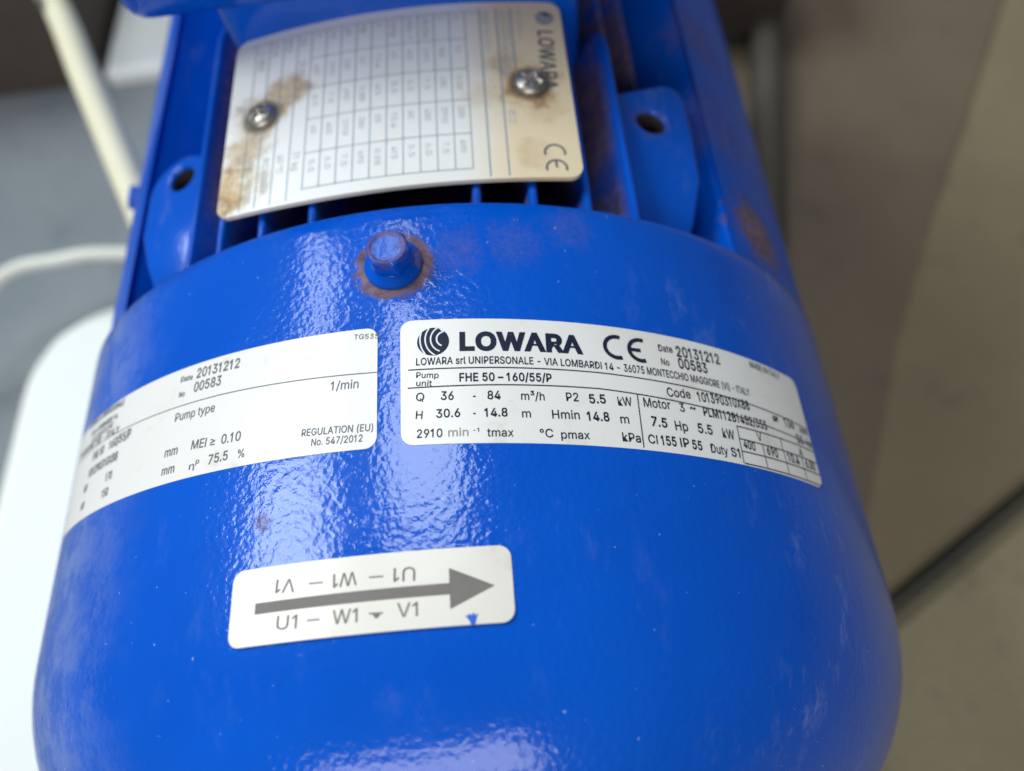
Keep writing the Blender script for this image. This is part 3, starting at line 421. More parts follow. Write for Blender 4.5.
# ------------------------------------------------------------------ geometry helpers
def tag(o, label=None, cat=None, group=None, kind=None):
    for k, v in (('label', label), ('category', cat), ('group', group), ('kind', kind)):
        if v: o[k] = v
    return o
def link(name, me, m, parent=None, smooth=False):
    o = bpy.data.objects.new(name, me); COL.objects.link(o)
    if m: me.materials.append(m)
    if smooth:
        for p in me.polygons: p.use_smooth = True
    if parent:
        o.parent = parent
        root = parent
        off = Vector((0, 0, 0))
        while root: off += root.location; root = root.parent
        o.location = -off            # mesh data are written in world metres
    return o
class MB:
    def __init__(s): s.v = []; s.f = []
    def add(s, vs, fs):
        b = len(s.v); s.v += [tuple(x) for x in vs]; s.f += [tuple(b + i for i in q) for q in fs]
    def build(s, name, m, parent=None, smooth=False, auto=None):
        me = bpy.data.meshes.new(name); me.from_pydata(s.v, [], s.f); me.update()
        if auto is not None:
            bm = bmesh.new(); bm.from_mesh(me); bmesh.ops.recalc_face_normals(bm, faces=bm.faces)
            for e in bm.edges:
                e.smooth = len(e.link_faces) == 2 and e.calc_face_angle(0) < auto
            for f in bm.faces: f.smooth = True
            bm.to_mesh(me); bm.free()
        return link(name, me, m, parent, smooth)
def bm_obj(name, bm, m, parent=None, auto=.6):
    bmesh.ops.recalc_face_normals(bm, faces=bm.faces)
    for e in bm.edges: e.smooth = len(e.link_faces) == 2 and e.calc_face_angle(0) < auto
    for f in bm.faces: f.smooth = True
    me = bpy.data.meshes.new(name); bm.to_mesh(me); bm.free()
    return link(name, me, m, parent)
def lathe(prof, n=256, closed=False):
    """profile of (y, r) turned round the motor axis (Y)"""
    mb = MB(); vs = []; fs = []
    for (y, r) in prof:
        for k in range(n):
            a = 2 * math.pi * k / n; vs.append((r * math.sin(a), y, r * math.cos(a)))
    for i in range(len(prof) - 1):
        for k in range(n):
            k2 = (k + 1) % n; fs.append((i * n + k, i * n + k2, (i + 1) * n + k2, (i + 1) * n + k))
    mb.add(vs, fs)
    if closed:
        mb.f.append(tuple(range(n))[::-1]); mb.f.append(tuple((len(prof) - 1) * n + k for k in range(n)))
    return mb
def box_bm(c, s, bev=.0, seg=3):
    bm = bmesh.new(); bmesh.ops.create_cube(bm, size=1)
    for v in bm.verts: v.co = Vector((c[i] + v.co[i] * s[i] for i in range(3)))
    if bev: bmesh.ops.bevel(bm, geom=list(bm.edges), offset=bev, segments=seg, profile=.5, affect='EDGES')
    return bm
def tube(name, pts, r, m, parent=None, n=20, sub=8):
    P = []
    q = [Vector(p) for p in pts]; q = [q[0] * 2 - q[1]] + q + [q[-1] * 2 - q[-2]]
    for i in range(1, len(q) - 2):
        for k in range(sub):
            t = k / sub
            P.append(.5 * ((2 * q[i]) + (q[i + 1] - q[i - 1]) * t + (2 * q[i - 1] - 5 * q[i] + 4 * q[i + 1] - q[i + 2]) * t * t + (3 * q[i] - q[i - 1] - 3 * q[i + 1] + q[i + 2]) * t ** 3))
    P.append(q[-2]); mb = MB(); vs = []; fs = []
    up = Vector((0, 0, 1))
    for i, p in enumerate(P):
        d = (P[min(i + 1, len(P) - 1)] - P[max(i - 1, 0)]).normalized()
        x = d.cross(up).normalized(); y = x.cross(d)
        for k in range(n):
            a = 2 * math.pi * k / n; vs.append(p + (x * math.cos(a) + y * math.sin(a)) * r)
    for i in range(len(P) - 1):
        for k in range(n):
            k2 = (k + 1) % n; fs.append((i * n + k, i * n + k2, (i + 1) * n + k2, (i + 1) * n + k))
    fs.append(tuple(range(n))[::-1]); fs.append(tuple((len(P) - 1) * n + k for k in range(n)))
    mb.add(vs, fs); return mb.build(name, m, parent, auto=.8)

# surfaces on which stickers and print lie: (s mm, y mm, height m) -> world
def on_cover(s, y, h):
    a = s * .001 / R; r = R + h
    return (r * math.sin(a), y * .001, r * math.cos(a))
PZ, PR = .1066, .20
def on_plate(s, y, h):
    a = s * .001 / PR; r = PR + h
    return (r * math.sin(a), y * .001, PZ - PR + r * math.cos(a))

# lettering: outlines of a plain grotesque alphabet, filled and fattened as 2D curves
_cache = {}; _one = {}
def inside(p, lp):
    c = False
    for (x0, y0), (x1, y1) in zip(lp, lp[1:] + lp[:1]):
        if (y0 > p[1]) != (y1 > p[1]) and p[0] < (x1 - x0) * (p[1] - y0) / (y1 - y0) + x0: c = not c
    return c
def one_glyph(ch, bold):
    """filled outline, plus a rim of ink outside every contour for the heavier weights"""
    if (ch, bold) not in _one:
        loops = []
        cu_ = bpy.data.curves.new('lettering', 'CURVE'); cu_.dimensions = '2D'; cu_.fill_mode = 'BOTH'
        for lp in GLYPHS[ch][1].split('|'):
            pts = [tuple(int(v) * .001 for v in q.split(',')) for q in lp.split()]
            loops.append(pts)
            sp = cu_.splines.new('POLY'); sp.points.add(len(pts) - 1); sp.use_cyclic_u = True
            for p, q in zip(sp.points, pts): p.co = (*q, 0, 1)
        o = bpy.data.objects.new('lettering', cu_); COL.objects.link(o)
        me = bpy.data.meshes.new_from_object(o.evaluated_get(bpy.context.evaluated_depsgraph_get()))
        vs = [v.co.copy() for v in me.vertices]; fs = [tuple(p.vertices) for p in me.polygons]
        bpy.data.objects.remove(o); bpy.data.curves.remove(cu_); bpy.data.meshes.remove(me)
        wd = BOLD * max(bold, 0)
        if wd > 0:
            for i, lp in enumerate(loops):
                hole = sum(inside(lp[0], q) for j, q in enumerate(loops) if j != i) % 2
                area = sum(a[0] * b[1] - b[0] * a[1] for a, b in zip(lp, lp[1:] + lp[:1]))
                sg = (1 if area > 0 else -1) * (-1 if hole else 1); n = len(lp); b0 = len(vs); out = []
                for k in range(n):
                    p, q, r_ = Vector(lp[k - 1]), Vector(lp[k]), Vector(lp[(k + 1) % n])
                    n0 = Vector(((q - p).y, -(q - p).x)).normalized() * sg; n1 = Vector(((r_ - q).y, -(r_ - q).x)).normalized() * sg
                    m_ = n0 + n1; m_ = m_ / max(m_.length_squared / 2, .55)
                    out.append(q + m_ * wd)
                vs += [Vector((*q, 0)) for q in lp] + [Vector((*q, 0)) for q in out]
                fs += [(b0 + k, b0 + (k + 1) % n, b0 + n + (k + 1) % n, b0 + n + k) for k in range(n)]
        _one[(ch, bold)] = (vs, fs)
    return _one[(ch, bold)]
def glyphs(body, bold):
    key = (body, bold)
    if key not in _cache:
        vs, fs, x = [], [], 0.0
        for ch in body:
            if ch != ' ':
                gv, gf = one_glyph(ch, bold); b0 = len(vs)
                vs += [Vector((v.x + x, v.y, 0)) for v in gv]; fs += [tuple(b0 + i for i in q) for q in gf]
                x += GLYPHS[ch][0] * .001 + .012 * max(bold, 0)
            else: x += .2
        _cache[key] = (vs, fs)
    return _cache[key]
BOLD = .017
def bounds(vs, i): return min(v[i] for v in vs), max(v[i] for v in vs)
CAP = bounds(glyphs('H', 0)[0], 1)[1]
def put_text(mb, surf, body, s0, y0, s1, y1, h, bold, z=.0002, shear=0.0):
    vs, fs = glyphs(body, bold)
    if not vs: return
    x0, x1 = bounds(vs, 0)
    out = []
    dx, dy = s1 - s0, y1 - y0; L = math.hypot(dx, dy); ux, uy = dx / L, dy / L
    for v in vs:
        a = (v[0] - x0) / (x1 - x0) * L; b = v[1] / CAP * h; a += b * shear
        out.append(surf(s0 + ux * a - uy * b, y0 + uy * a + ux * b, z))
    mb.add(out, fs)
def put_poly(mb, surf, pts, z=.0002):
    """flat polygon (s, y) fan filled (convex)"""
    mb.add([surf(s, y, z) for s, y in pts], [tuple(range(len(pts)))])
def put_line(mb, surf, pts, wd, z=.0002, step=1.5):
    """ruled line of width wd (mm) along a polyline"""
    P = []
    for (a, b) in zip(pts[:-1], pts[1:]):
        n = max(1, int(math.hypot(b[0] - a[0], b[1] - a[1]) / step))
        P += [(a[0] + (b[0] - a[0]) * k / n, a[1] + (b[1] - a[1]) * k / n) for k in range(n)]
    P.append(pts[-1]); vs = []
    for i, p in enumerate(P):
        q0, q1 = P[max(i - 1, 0)], P[min(i + 1, len(P) - 1)]
        dx, dy = q1[0] - q0[0], q1[1] - q0[1]; l = math.hypot(dx, dy) or 1
        nx, ny = -dy / l * wd / 2, dx / l * wd / 2
        vs += [surf(p[0] - nx, p[1] - ny, z), surf(p[0] + nx, p[1] + ny, z)]
    mb.add(vs, [(2 * i, 2 * i + 2, 2 * i + 3, 2 * i + 1) for i in range(len(P) - 1)])
def arc(cx, cy, rx, ry, a0, a1, n=24):
    return [(cx + rx * math.cos(math.radians(a0 + (a1 - a0) * k / n)), cy + ry * math.sin(math.radians(a0 + (a1 - a0) * k / n))) for k in range(n + 1)]
def sheet(name, surf, s0, s1, bot, top, rad, m, parent, th=.00012, below=.0004, step=1.0):
    """rounded-corner sheet bent over a surface; bot/top are functions of s (mm)"""
    S = [s0 + rad * (1 - math.cos(math.pi / 2 * k / 7)) for k in range(8)]
    n = int((s1 - s0 - 2 * rad) / step); S += [s0 + rad + (s1 - s0 - 2 * rad) * k / n for k in range(1, n)]
    S += [s1 - rad * (1 - math.cos(math.pi / 2 * k / 7)) for k in range(7, -1, -1)]
    mb = MB(); vs = []; fs = []; K = 4
    for s in S:
        e = min(s - s0, s1 - s); c = rad - math.sqrt(max(0, rad * rad - (rad - e) ** 2)) if e < rad else 0
        b, t = bot(s) + c, top(s) - c
        vs.append(surf(s, b, -below))
        for k in range(K + 1): vs.append(surf(s, b + (t - b) * k / K, th))
        vs.append(surf(s, t, -below))
    W = K + 3
    for i in range(len(S) - 1):
        for k in range(W - 1): fs.append((i * W + k, (i + 1) * W + k, (i + 1) * W + k + 1, i * W + k + 1))
    fs.append(tuple(range(W))); fs.append(tuple((len(S) - 1) * W + k for k in range(W - 1, -1, -1)))
    mb.add(vs, fs); return mb.build(name, m, parent, auto=.5)

# ------------------------------------------------------------------ the setting
def slab(name, poly, z0, z1, m, bev=.003):
    bm = bmesh.new()
    f = bm.faces.new([bm.verts.new((x, y, z1)) for x, y in poly])
    r_ = bmesh.ops.extrude_face_region(bm, geom=[f])
    for v in [q for q in r_['geom'] if isinstance(q, bmesh.types.BMVert)]: v.co.z = z0
    bmesh.ops.recalc_face_normals(bm, faces=bm.faces)
    if bev: bmesh.ops.bevel(bm, geom=[e for e in bm.edges if all(v.co.z > (z0 + z1) / 2 for v in e.verts)], offset=bev, segments=2, affect='EDGES')
    o = bm_obj(name, bm, m, auto=.9); o['kind'] = 'structure'; return o
FZ = -.14
bm = bmesh.new(); bmesh.ops.create_grid(bm, x_segments=2, y_segments=2, size=6)
for v in bm.verts: v.co.z = FZ - .012
gr = bm_obj('ground', bm, M_ground); gr['kind'] = 'structure'
ex = lambda x: .05 + (x - .176) * .588
slab('floor_grey', [(-2.5, -2), (-.006, -2), (-.006, 2.5), (-2.5, 2.5)], FZ - .0118, FZ, M_floorL)
slab('floor_brown', [(0, ex(0) + .010), (2.5, ex(2.5) + .010), (2.5, 2.5), (0, 2.5)], FZ - .0118, FZ, M_floorR)
slab('floor_beige', [(0, -2), (2.5, -2), (2.5, ex(2.5)), (0, ex(0))], FZ - .0118, FZ + .006, M_floorB, .004)

# white rounded block, left
bm = bmesh.new(); rr = .052; x0, x1, y0, y1 = -.263, -.118, -.35, .257; pts = []
for cx, cy, a0 in ((x1 - .04, y1 - .04, 0), (x0 + rr, y1 - rr, 90), (x0 + rr, y0 + rr, 180), (x1 - .04, y0 + .04, 270)):
    r1 = rr if cx < -.2 else .04
    pts += [(cx + r1 * math.cos(math.radians(a0 + 90 * k / 10)), cy + r1 * math.sin(math.radians(a0 + 90 * k / 10))) for k in range(11)]
f = bm.faces.new([bm.verts.new((x, y, -.10)) for x, y in pts])
r_ = bmesh.ops.extrude_face_region(bm, geom=[f])
for v in [q for q in r_['geom'] if isinstance(q, bmesh.types.BMVert)]: v.co.z = FZ
bmesh.ops.recalc_face_normals(bm, faces=bm.faces)
bmesh.ops.bevel(bm, geom=[e for e in bm.edges if all(v.co.z > -.11 for v in e.verts)], offset=.026, segments=8, affect='EDGES')
tag(bm_obj('white_block', bm, M_block, auto=.9), 'smooth white block with a rounded corner on the floor left of the blue motor', 'block')
tag(bm_obj('white_board', box_bm((-.14, .672, -.1355), (.25, .42, .013), .003), M_panel), 'white board lying flat on the grey floor behind the cream cable', 'board')
tag(bm_obj('brown_box', box_bm((-.50, .60, -.03), (.46, .27, .22), .004), M_brown), 'dark brown box on the grey floor at the far left corner', 'box')

bm = bmesh.new()
edge = [(0.4400, 0.6200), (0.3639, 0.4476), (0.2957, 0.3301), (0.2586, 0.2694), (0.2147, 0.1879), (0.1790, 0.1078), (0.1659, 0.0843)]
f = bm.faces.new([bm.verts.new((x, y, FZ + .0028)) for x, y in edge + [(.10, .06), (.10, .62), (.28, .80)]])
r_ = bmesh.ops.extrude_face_region(bm, geom=[f])
for v in [q for q in r_['geom'] if isinstance(q, bmesh.types.BMVert)]: v.co.z = FZ + .0002
tag(bm_obj('brown_sheet', bm, M_sheet, auto=.5), 'dull brown flat sheet lying on the floor along the right of the motor', 'sheet')

c1 = tag(tube('cable', [(-.1050, .1627, 0), (-0.1265, 0.2079, 0), (-0.1372, 0.2305, 0), (-0.1662, 0.2922, .0), (-0.1952, 0.3539, .0), (-.222, .40, .02), (-.226, .43, .08), (-.23, .44, .26)], .0066, M_cable),
    'thick cream cable slanting down to the left flank of the motor', 'cable')
mk = MB()
for k, (t_, wd) in enumerate(((.50, .0016), (.64, .0024), (.80, .0018), (.93, .0026))):
    p = Vector((-0.1865, 0.3354, 0)).lerp(Vector((-0.1952, 0.3539, 0)), t_)
    d = (Vector((-0.1952, 0.3539, 0)) - Vector((-0.1865, 0.3354, 0))).normalized(); x = d.cross(Vector((0, 0, 1))).normalized(); y = x.cross(d)
    vs = []
    for j in range(5):
        a = math.radians(112 + j * 14); n_ = x * math.cos(a) + y * math.sin(a)
        vs += [p + n_ * .0068 - d * wd / 2, p + n_ * .0068 + d * wd / 2]
    mk.add(vs, [(2 * j, 2 * j + 1, 2 * j + 3, 2 * j + 2) for j in range(4)])
mk.build('printed_marks', M_mark, c1)
tag(tube('cable', [(-.01, .262, -.134), (-.07, .262, -.128), (-.13, .266, -.108), (-0.2042, 0.2707, -.0945), (-0.2360, 0.2710, -.0945), (-0.2690, 0.2633, -.095), (-.30, .222, -.105), (-.36, .19, -.13), (-.45, .18, -.136)], .0036, M_cable2),
    'thin pale cable lying across the far edge of the white block', 'cable')
tag(tube('floor_pipe', [(.11, .12, -.126), (.15, .22, -.126), (.19, .40, -.126), (.203, .48, -.126), (.24, .75, -.126)], .010, M_pipe),
    'thin grey pipe lying on the brown floor along the right of the motor', 'pipe')

# ------------------------------------------------------------------ the motor
root = bpy.data.objects.new('pump_motor', None); COL.objects.link(root)
root.location = (0, .17, FZ); root.empty_display_size = .05
tag(root, 'glossy blue electric pump motor with white rating stickers, seen from its fan cover end', 'motor')

# fan cover: straight barrel, rolled lip at the rim, round shoulder and flat end
prof = [(.1020, R - .0022), (.1033, R - .0019), (.10345, R - .0012), (.1033, R - .0005), (.1027, R)]
prof += [(.1027 - .0752 * k / 24, R) for k in range(1, 25)]
for k in range(1, 29):
    a = math.radians(90 * k / 28); prof.append((.0275 - .055 * math.sin(a), .055 + .055 * math.cos(a)))
prof += [(-.0275, .045), (-.0275, .02), (-.0275, .0005)]
inner = [(.1020, R - .0022), (.09, R - .0022), (.03, R - .0022)]
cover = MB(); o_ = lathe(prof, 288); cover.add(o_.v, o_.f); o_ = lathe(inner, 288); cover.add(o_.v, [q[::-1] for q in o_.f])
cover = cover.build('fan_cover', M_cover, root, smooth=True)

# finned frame
lathe([(.06, .0005), (.06, .072), (.34, .072), (.34, .0005)], 96).build('motor_frame', M_frame, root, auto=.6)
def sector(a0, a1, r0, r1, y0, y1, n=60, ch=.0016):
    mb = MB(); vs = []; fs = []
    A = []               # cross-section loop: outer arc with rounded ends, then inner arc
    for k in range(7):
        q = math.pi / 2 * k / 6
        A.append((a0 + math.degrees(ch * (1 - math.sin(q)) / r1), r1 - ch * (1 - math.cos(math.pi / 2 - q))))
    for k in range(1, n): A.append((a0 + (a1 - a0) * k / n, r1))
    for k in range(6, -1, -1):
        q = math.pi / 2 * k / 6
        A.append((a1 - math.degrees(ch * (1 - math.sin(q)) / r1), r1 - ch * (1 - math.cos(math.pi / 2 - q))))
    for k in range(13): A.append((a1 + (a0 - a1) * k / 12, r0))
    m_ = len(A)
    for y in (y0, y1):
        for (a, r) in A: vs.append((r * math.sin(math.radians(a)), y, r * math.cos(math.radians(a))))
    for k in range(m_): fs.append((k, (k + 1) % m_, m_ + (k + 1) % m_, m_ + k))
    fs.append(tuple(range(m_))[::-1]); fs.append(tuple(range(m_, 2 * m_)))
    mb.add(vs, fs); return mb
sector(43.6, 100, .068, .1092, .09, .338).build('side_rail', M_rail, root, auto=.6)
sector(-100, -43.4, .068, .1082, .09, .338).build('side_rail', M_rail, root, auto=.6)

sector(-42, -30.5, .068, .089, .09, .336, n=16).build('recess_wall', M_box, root, auto=.6)
def fin(phi, r_tip, y1, taper=True):
    a = math.radians(phi); er = Vector((math.sin(a), 0, math.cos(a))); et = Vector((math.cos(a), 0, -math.sin(a)))
    sec = [(-.0016, .070), (-.0010, r_tip - .0010)] + [(.0010 * math.sin(math.radians(x)), r_tip - .0010 + .0010 * math.cos(math.radians(x))) for x in range(-60, 61, 30)] + [(.0010, r_tip - .0010), (.0016, .070)]
    mb = MB(); vs = []; ys = [.086] + ([y1 - .012, y1 - .006, y1 - .002, y1] if taper else [y1])
    dr = [0] + ([0, .0012, .0045, .014] if taper else [0])
    for y, d in zip(ys, dr):
        for (u_, r_) in sec:
            rr_ = r_ - d if r_ > .09 else r_
            vs.append(er * rr_ + et * u_ + Vector((0, y, 0)))
    m_ = len(sec); fs = []
    for i in range(len(ys) - 1):
        for k in range(m_): fs.append((i * m_ + k, i * m_ + (k + 1) % m_, (i + 1) * m_ + (k + 1) % m_, (i + 1) * m_ + k))
    fs.append(tuple(range(m_))); fs.append(tuple((len(ys) - 1) * m_ + k for k in range(m_ - 1, -1, -1)))
    mb.add(vs, fs); return mb.build('cooling_fin', M_frame, root, auto=.7)
def plate_z(x): return PZ - PR + math.sqrt(PR * PR - x * x)
for phi in (-23.5, -17.0, -10.4, 9.25, 15.8, 22.5):
    rt = .1040
    while True:      # keep every fin just under the bent plate
        x, z = rt * math.sin(math.radians(phi)), rt * math.cos(math.radians(phi))
        if rt >= .1066 or z + .0016 > plate_z(x): break
        rt += .0001
    fin(phi, rt, .336, False)
fin(33.8, .0965, .336, False); fin(39.0, .0965, .336, False); fin(28.9, .1067, .174); fin(-29.1, .1067, .196)
for phi in list(range(118, 243, 8)): fin(phi, .104, .336, False)

# foot bosses beside the rails, each a cast pad with a bolt hole
def boss(sign):
    at = math.radians(34.7 * sign); a = math.radians(18 * sign); er = Vector((math.sin(a), 0, math.cos(a))); et = Vector((math.cos(a), 0, -math.sin(a))) * sign
    HC = Vector((.1058 * math.sin(at), 0, .1058 * math.cos(at)))
    cu_ = bpy.data.curves.new('boss', 'CURVE'); cu_.dimensions = '2D'; cu_.fill_mode = 'BOTH'; cu_.extrude = .009; cu_.bevel_depth = .0011; cu_.bevel_resolution = 3
    if sign > 0:
        out = [(-.0095, .096), (-.0095, .1475)] + [(.0055 + .004 * math.cos(math.radians(q)), .1495 + .004 * math.sin(math.radians(q))) for q in (90, 60, 30, 0)] + [(.0095, .138), (.0092, .124), (.0068, .113), (.0040, .104), (.003, .096)]
    else:
        out = [(-.0095, .120), (-.0095, .140)] + [(.0000 + .0095 * math.cos(math.radians(q)), .1375 + .0095 * math.sin(math.radians(q))) for q in range(170, -11, -15)] + [(.0096, .126), (.0085, .118), (.0048, .104), (.002, .099), (-.001, .099), (-.005, .106)]
    for loop in (out, [(.0048 * math.cos(2 * math.pi * k / 28), .1408 + .0048 * math.sin(2 * math.pi * k / 28)) for k in range(28)]):
        sp = cu_.splines.new('POLY'); sp.points.add(len(loop) - 1); sp.use_cyclic_u = True
        for p, (x, y) in zip(sp.points, loop): p.co = (x, y, 0, 1)
    o = bpy.data.objects.new('boss', cu_); COL.objects.link(o)
    me = bpy.data.meshes.new_from_object(o.evaluated_get(bpy.context.evaluated_depsgraph_get()))
    bpy.data.objects.remove(o); bpy.data.curves.remove(cu_)
    bm = bmesh.new(); bm.from_mesh(me); bmesh.ops.remove_doubles(bm, verts=bm.verts, dist=1e-6)
    if sign < 0: pass
    for v in bm.verts:
        u_, y, z = v.co
        drop = max(0, .127 - y); z2 = z - (drop * .20 + (drop ** 2) * 2.0)
        v.co = HC + er * (z2 - .0101) + et * u_ + Vector((0, y, 0))
    o = bm_obj('mounting_boss', bm, M_boss, root, auto=.7)
    # dark blind hole: a short cup behind the opening
    mb = MB(); vs = []; n = 28
    for rr_, h in ((.0036, -.0012), (.0036, -.0112), (.0001, -.0112)):
        for k in range(n):
            q = 2 * math.pi * k / n; vs.append(HC + er * h + et * (rr_ * math.cos(q)) + Vector((0, .1408 + rr_ * math.sin(q), 0)))
    fs = [(i * n + k, i * n + (k + 1) % n, (i + 1) * n + (k + 1) % n, (i + 1) * n + k) for i in range(2) for k in range(n)]
    mb.add(vs, fs); mb.build('bolt_hole', M_hole, o, auto=.6)
boss(1); boss(-1)
# earthing screw on the left rail
a = math.radians(-62); er = Vector((math.sin(a), 0, math.cos(a)))
bm = bmesh.new(); bmesh.ops.create_cone(bm, cap_ends=True, segments=6, radius1=.0042, radius2=.0038, depth=.005)
rot_ = er.to_track_quat('Z', 'Y').to_matrix()
for v in bm.verts: v.co = rot_ @ v.co + er * .1085 + Vector((0, .170, 0))
bm_obj('earthing_screw', bm, M_box, root, auto=.5)

# terminal box over its pedestal
bm_obj('box_pedestal', box_bm((.001, .2315, .098), (.089, .128, .040), .005, 4), M_box, root)
tb = bm_obj('terminal_box', box_bm((0, .2355, .1425), (.127, .143, .060), .006, 5), M_box, root)
bm_obj('box_lid', box_bm((0, .236, .180), (.130, .146, .0135), .004, 3), M_box, tb)
# drive-end shield and feet that carry the motor (below the view)
lathe([(.336, .05), (.336, .116), (.338, .118), (.356, .118), (.358, .116), (.358, .05)], 96).build('end_shield', M_frame, root, auto=.5)
for y in (.15, .30):
    bm = box_bm((0, y, -.122), (.17, .035, .036), .004)
    for v in bm.verts:
        if v.co.z > -.12: v.co.x *= .75; v.co.z += .035
    bm_obj('foot', bm, M_frame, root)

bm_obj('pump_casing', box_bm((.125, .52, -.095), (.165, .20, .09), .01, 3), M_iron, root)

# flange bolt on the cover
bx, by = BOLT[0], BOLT[1]
mb = MB(); n = 48; vs = []
for rr_, z in ((.0057, .1085), (.0057, .1108), (.0055, .1111), (.0044, .1119), (.0041, .1122), (.0001, .1122)):
    for k in range(n):
        q = 2 * math.pi * k / n; vs.append((bx + rr_ * math.cos(q), by + rr_ * math.sin(q), z))
mb.add(vs, [(i * n + k, i * n + (k + 1) % n, (i + 1) * n + (k + 1) % n, (i + 1) * n + k) for i in range(5) for k in range(n)])
vs = []; H = []
for k in range(n):                    # hexagon 8 mm across flats, chamfered crown
    q = 2 * math.pi * k / n; c = .0039 / max(math.cos((q + .2) % (math.pi / 3) - math.pi / 6), .5); c = min(c, .00438); H.append((q, c))
rows = [(1.0, .1115), (1.0, .1158), (.97, .1163), ('r', .1167), (.0034, .1168), (.0030, .1166), (.0001, .1166)]
for s_, z in rows:
    for (q, c) in H:
        r_ = min(c, .0037) if s_ == 'r' else (c * s_ if s_ > .5 else s_)
        vs.append((bx + .0002 + r_ * math.cos(q), by - .0006 * (z - .1115) / .005 + r_ * math.sin(q), z))
mb.add(vs, [(i * n + k, i * n + (k + 1) % n, (i + 1) * n + (k + 1) % n, (i + 1) * n + k) for i in range(len(rows) - 1) for k in range(n)])
mb.build('flange_bolt', M_bolt, root, auto=.35)

# ------------------------------------------------------------------ rating sticker (right)
SR = sheet('rating_sticker', on_cover, 1.5, 93.0, lambda s: 50.7 - .0395 * s, lambda s: 75.75 - .0350 * s, 2.2, M_stick, root)
SR['label'] = 'long white rating sticker with dark navy maker name and pump data'
lt = MB(); fd = MB()
for (b, s0, y0, s1, y1, h, k) in TXT_R:
    if k < 0: put_text(fd, on_cover, b, s0, y0, s1, y1, h, .3)
    else: put_text(lt, on_cover, b, s0, y0, s1, y1, h, k)
put_text(lt, on_cover, 'LOWARA', 12.3, 68.65, 35.4, 67.9, 3.5, 2.4, shear=0.0)
put_line(lt, on_cover, arc(42.4, 69.75, 2.45, 2.30, 70, 290, 30), .80, step=9)
put_line(lt, on_cover, arc(47.4, 69.6, 2.45, 2.30, 70, 290, 30), .80, step=9)
put_line(lt, on_cover, [(45.0, 69.6), (47.4, 69.55)], .75)
lt.build('lettering', M_ink, SR)
fd.build('faded_lettering', M_inkf, SR)
rl = MB()
put_line(rl, on_cover, [(2.9, 65.2), (20, 64.65), (38, 63.95), (60, 62.7), (92.7, 60.4)], .20)
put_line(rl, on_cover, [(2.8, 61.55), (20, 61.15), (37.8, 60.6), (60, 58.9), (92.7, 56.6)], .20)
put_line(rl, on_cover, [(45.1, 60.05), (44.7, 49.3)], .20)
ty = lambda s, r: [56.1, 53.45, 50.85, 48.35][r] - .034 * (s - 67.4)
for r_ in range(4): put_line(rl, on_cover, [(67.3, ty(67.3, r_)), (92.8, ty(92.8, r_))], .2)
put_line(rl, on_cover, [(67.4, 56.1), (67.1, 48.4)], .2)
put_line(rl, on_cover, [(80.2, ty(80, 0)), (80.1, ty(80, 1))], .18)
for s_ in (73.7, 80.3, 86.6):
    put_line(rl, on_cover, [(s_, ty(s_, 1)), (s_, ty(s_, 3))], .18)
rl.build('rule_lines', M_ink, SR)
em = MB(); put_poly(em, on_cover, arc(7.55, 70.75, 2.95, 2.95, 0, 350, 35), .00015)
em = em.build('emblem', M_ink, SR)
es = MB()
for rad in (1.35, 2.45, 3.45, 4.4):
    P = []
    for k in range(61):
        q = math.radians(100 + 150 * k / 60); x, y = 9.55 + rad * math.cos(q) * 1.0, 71.15 + rad * math.sin(q) * 1.1
        if math.hypot(x - 7.55, y - 70.75) < 2.97: P.append((x, y))
    put_line(es, on_cover, P, .26 if rad > 2 else .3, .00021, step=9)
put_line(es, on_cover, [(9.6, 72.62), (8.9, 73.4)], .3, .00022)
es.build('emblem_stripes', M_white, SR)

# ------------------------------------------------------------------ efficiency sticker (left)
SL = sheet('efficiency_sticker', on_cover, -97.0, -2.75, lambda s: 50.75 - .0290 * (s + 3), lambda s: 74.95 - .0290 * (s + 3), 2.2, M_stick, root)
SL['label'] = 'white efficiency sticker with faint grey print wrapping out of sight on the left'
lt = MB()
for (b, s0, y0, s1, y1, h, k) in TXT_L: put_text(lt, on_cover, b, s0, y0, s1, y1, h, k)
lt.build('lettering', M_inkg, SL)
rl = MB(); put_line(rl, on_cover, [(-92, 69.9), (-60, 68.3), (-34.8, 67.25), (-2.75, 65.45)], .16); rl.build('rule_line', M_inkg, SL)

# ------------------------------------------------------------------ arrow sticker
SA = sheet('arrow_sticker', on_cover, -27.9, 19.0, lambda s: 20.08, lambda s: 32.45 - .007 * (s + 28), 2.0, M_arrow, root)
SA['label'] = 'off white rotation sticker with a long grey arrow'
ar = MB()
put_line(ar, on_cover, [(-23.2, 25.80), (9.0, 25.75)], 1.72)
put_line(ar, on_cover, [(9.0, 25.75), (9.01, 25.75)], 6.2)
T_ = [(9.0, 29.0), (9.0, 22.55)]
ks = 8
vs = [on_cover(9.0 + 7.1 * k / ks, 25.8 + s_ * 3.2 * (1 - k / ks), .00016) for k in range(ks + 1) for s_ in (1, -1)]
ar.add(vs, [(2 * k, 2 * k + 1, 2 * k + 3, 2 * k + 2) for k in range(ks)])
ar.build('arrow', M_inkb, SA)
lt = MB()
for (b, s0, y0, s1, y1, h, k) in TXT_A + TXT_A2:
    if h > 0: put_text(lt, on_cover, b, s0, y0, s1, y1, 2.15, 0)
for (a_, b_) in (((-13.85, 28.72), (-11.5, 28.66)), ((-3.8, 28.63), (-1.5, 28.58)), ((-13.9, 22.97), (-11.8, 22.93)), ((-3.75, 23.0), (-1.55, 22.9))):
    put_line(lt, on_cover, [a_, b_], .22)
put_poly(lt, on_cover, [(-3.2, 22.85), (-1.9, 22.85), (-2.2, 22.3), (-2.7, 22.15)], .00017)
lt.build('lettering', M_inkt, SA)
sp_ = MB(); P = []
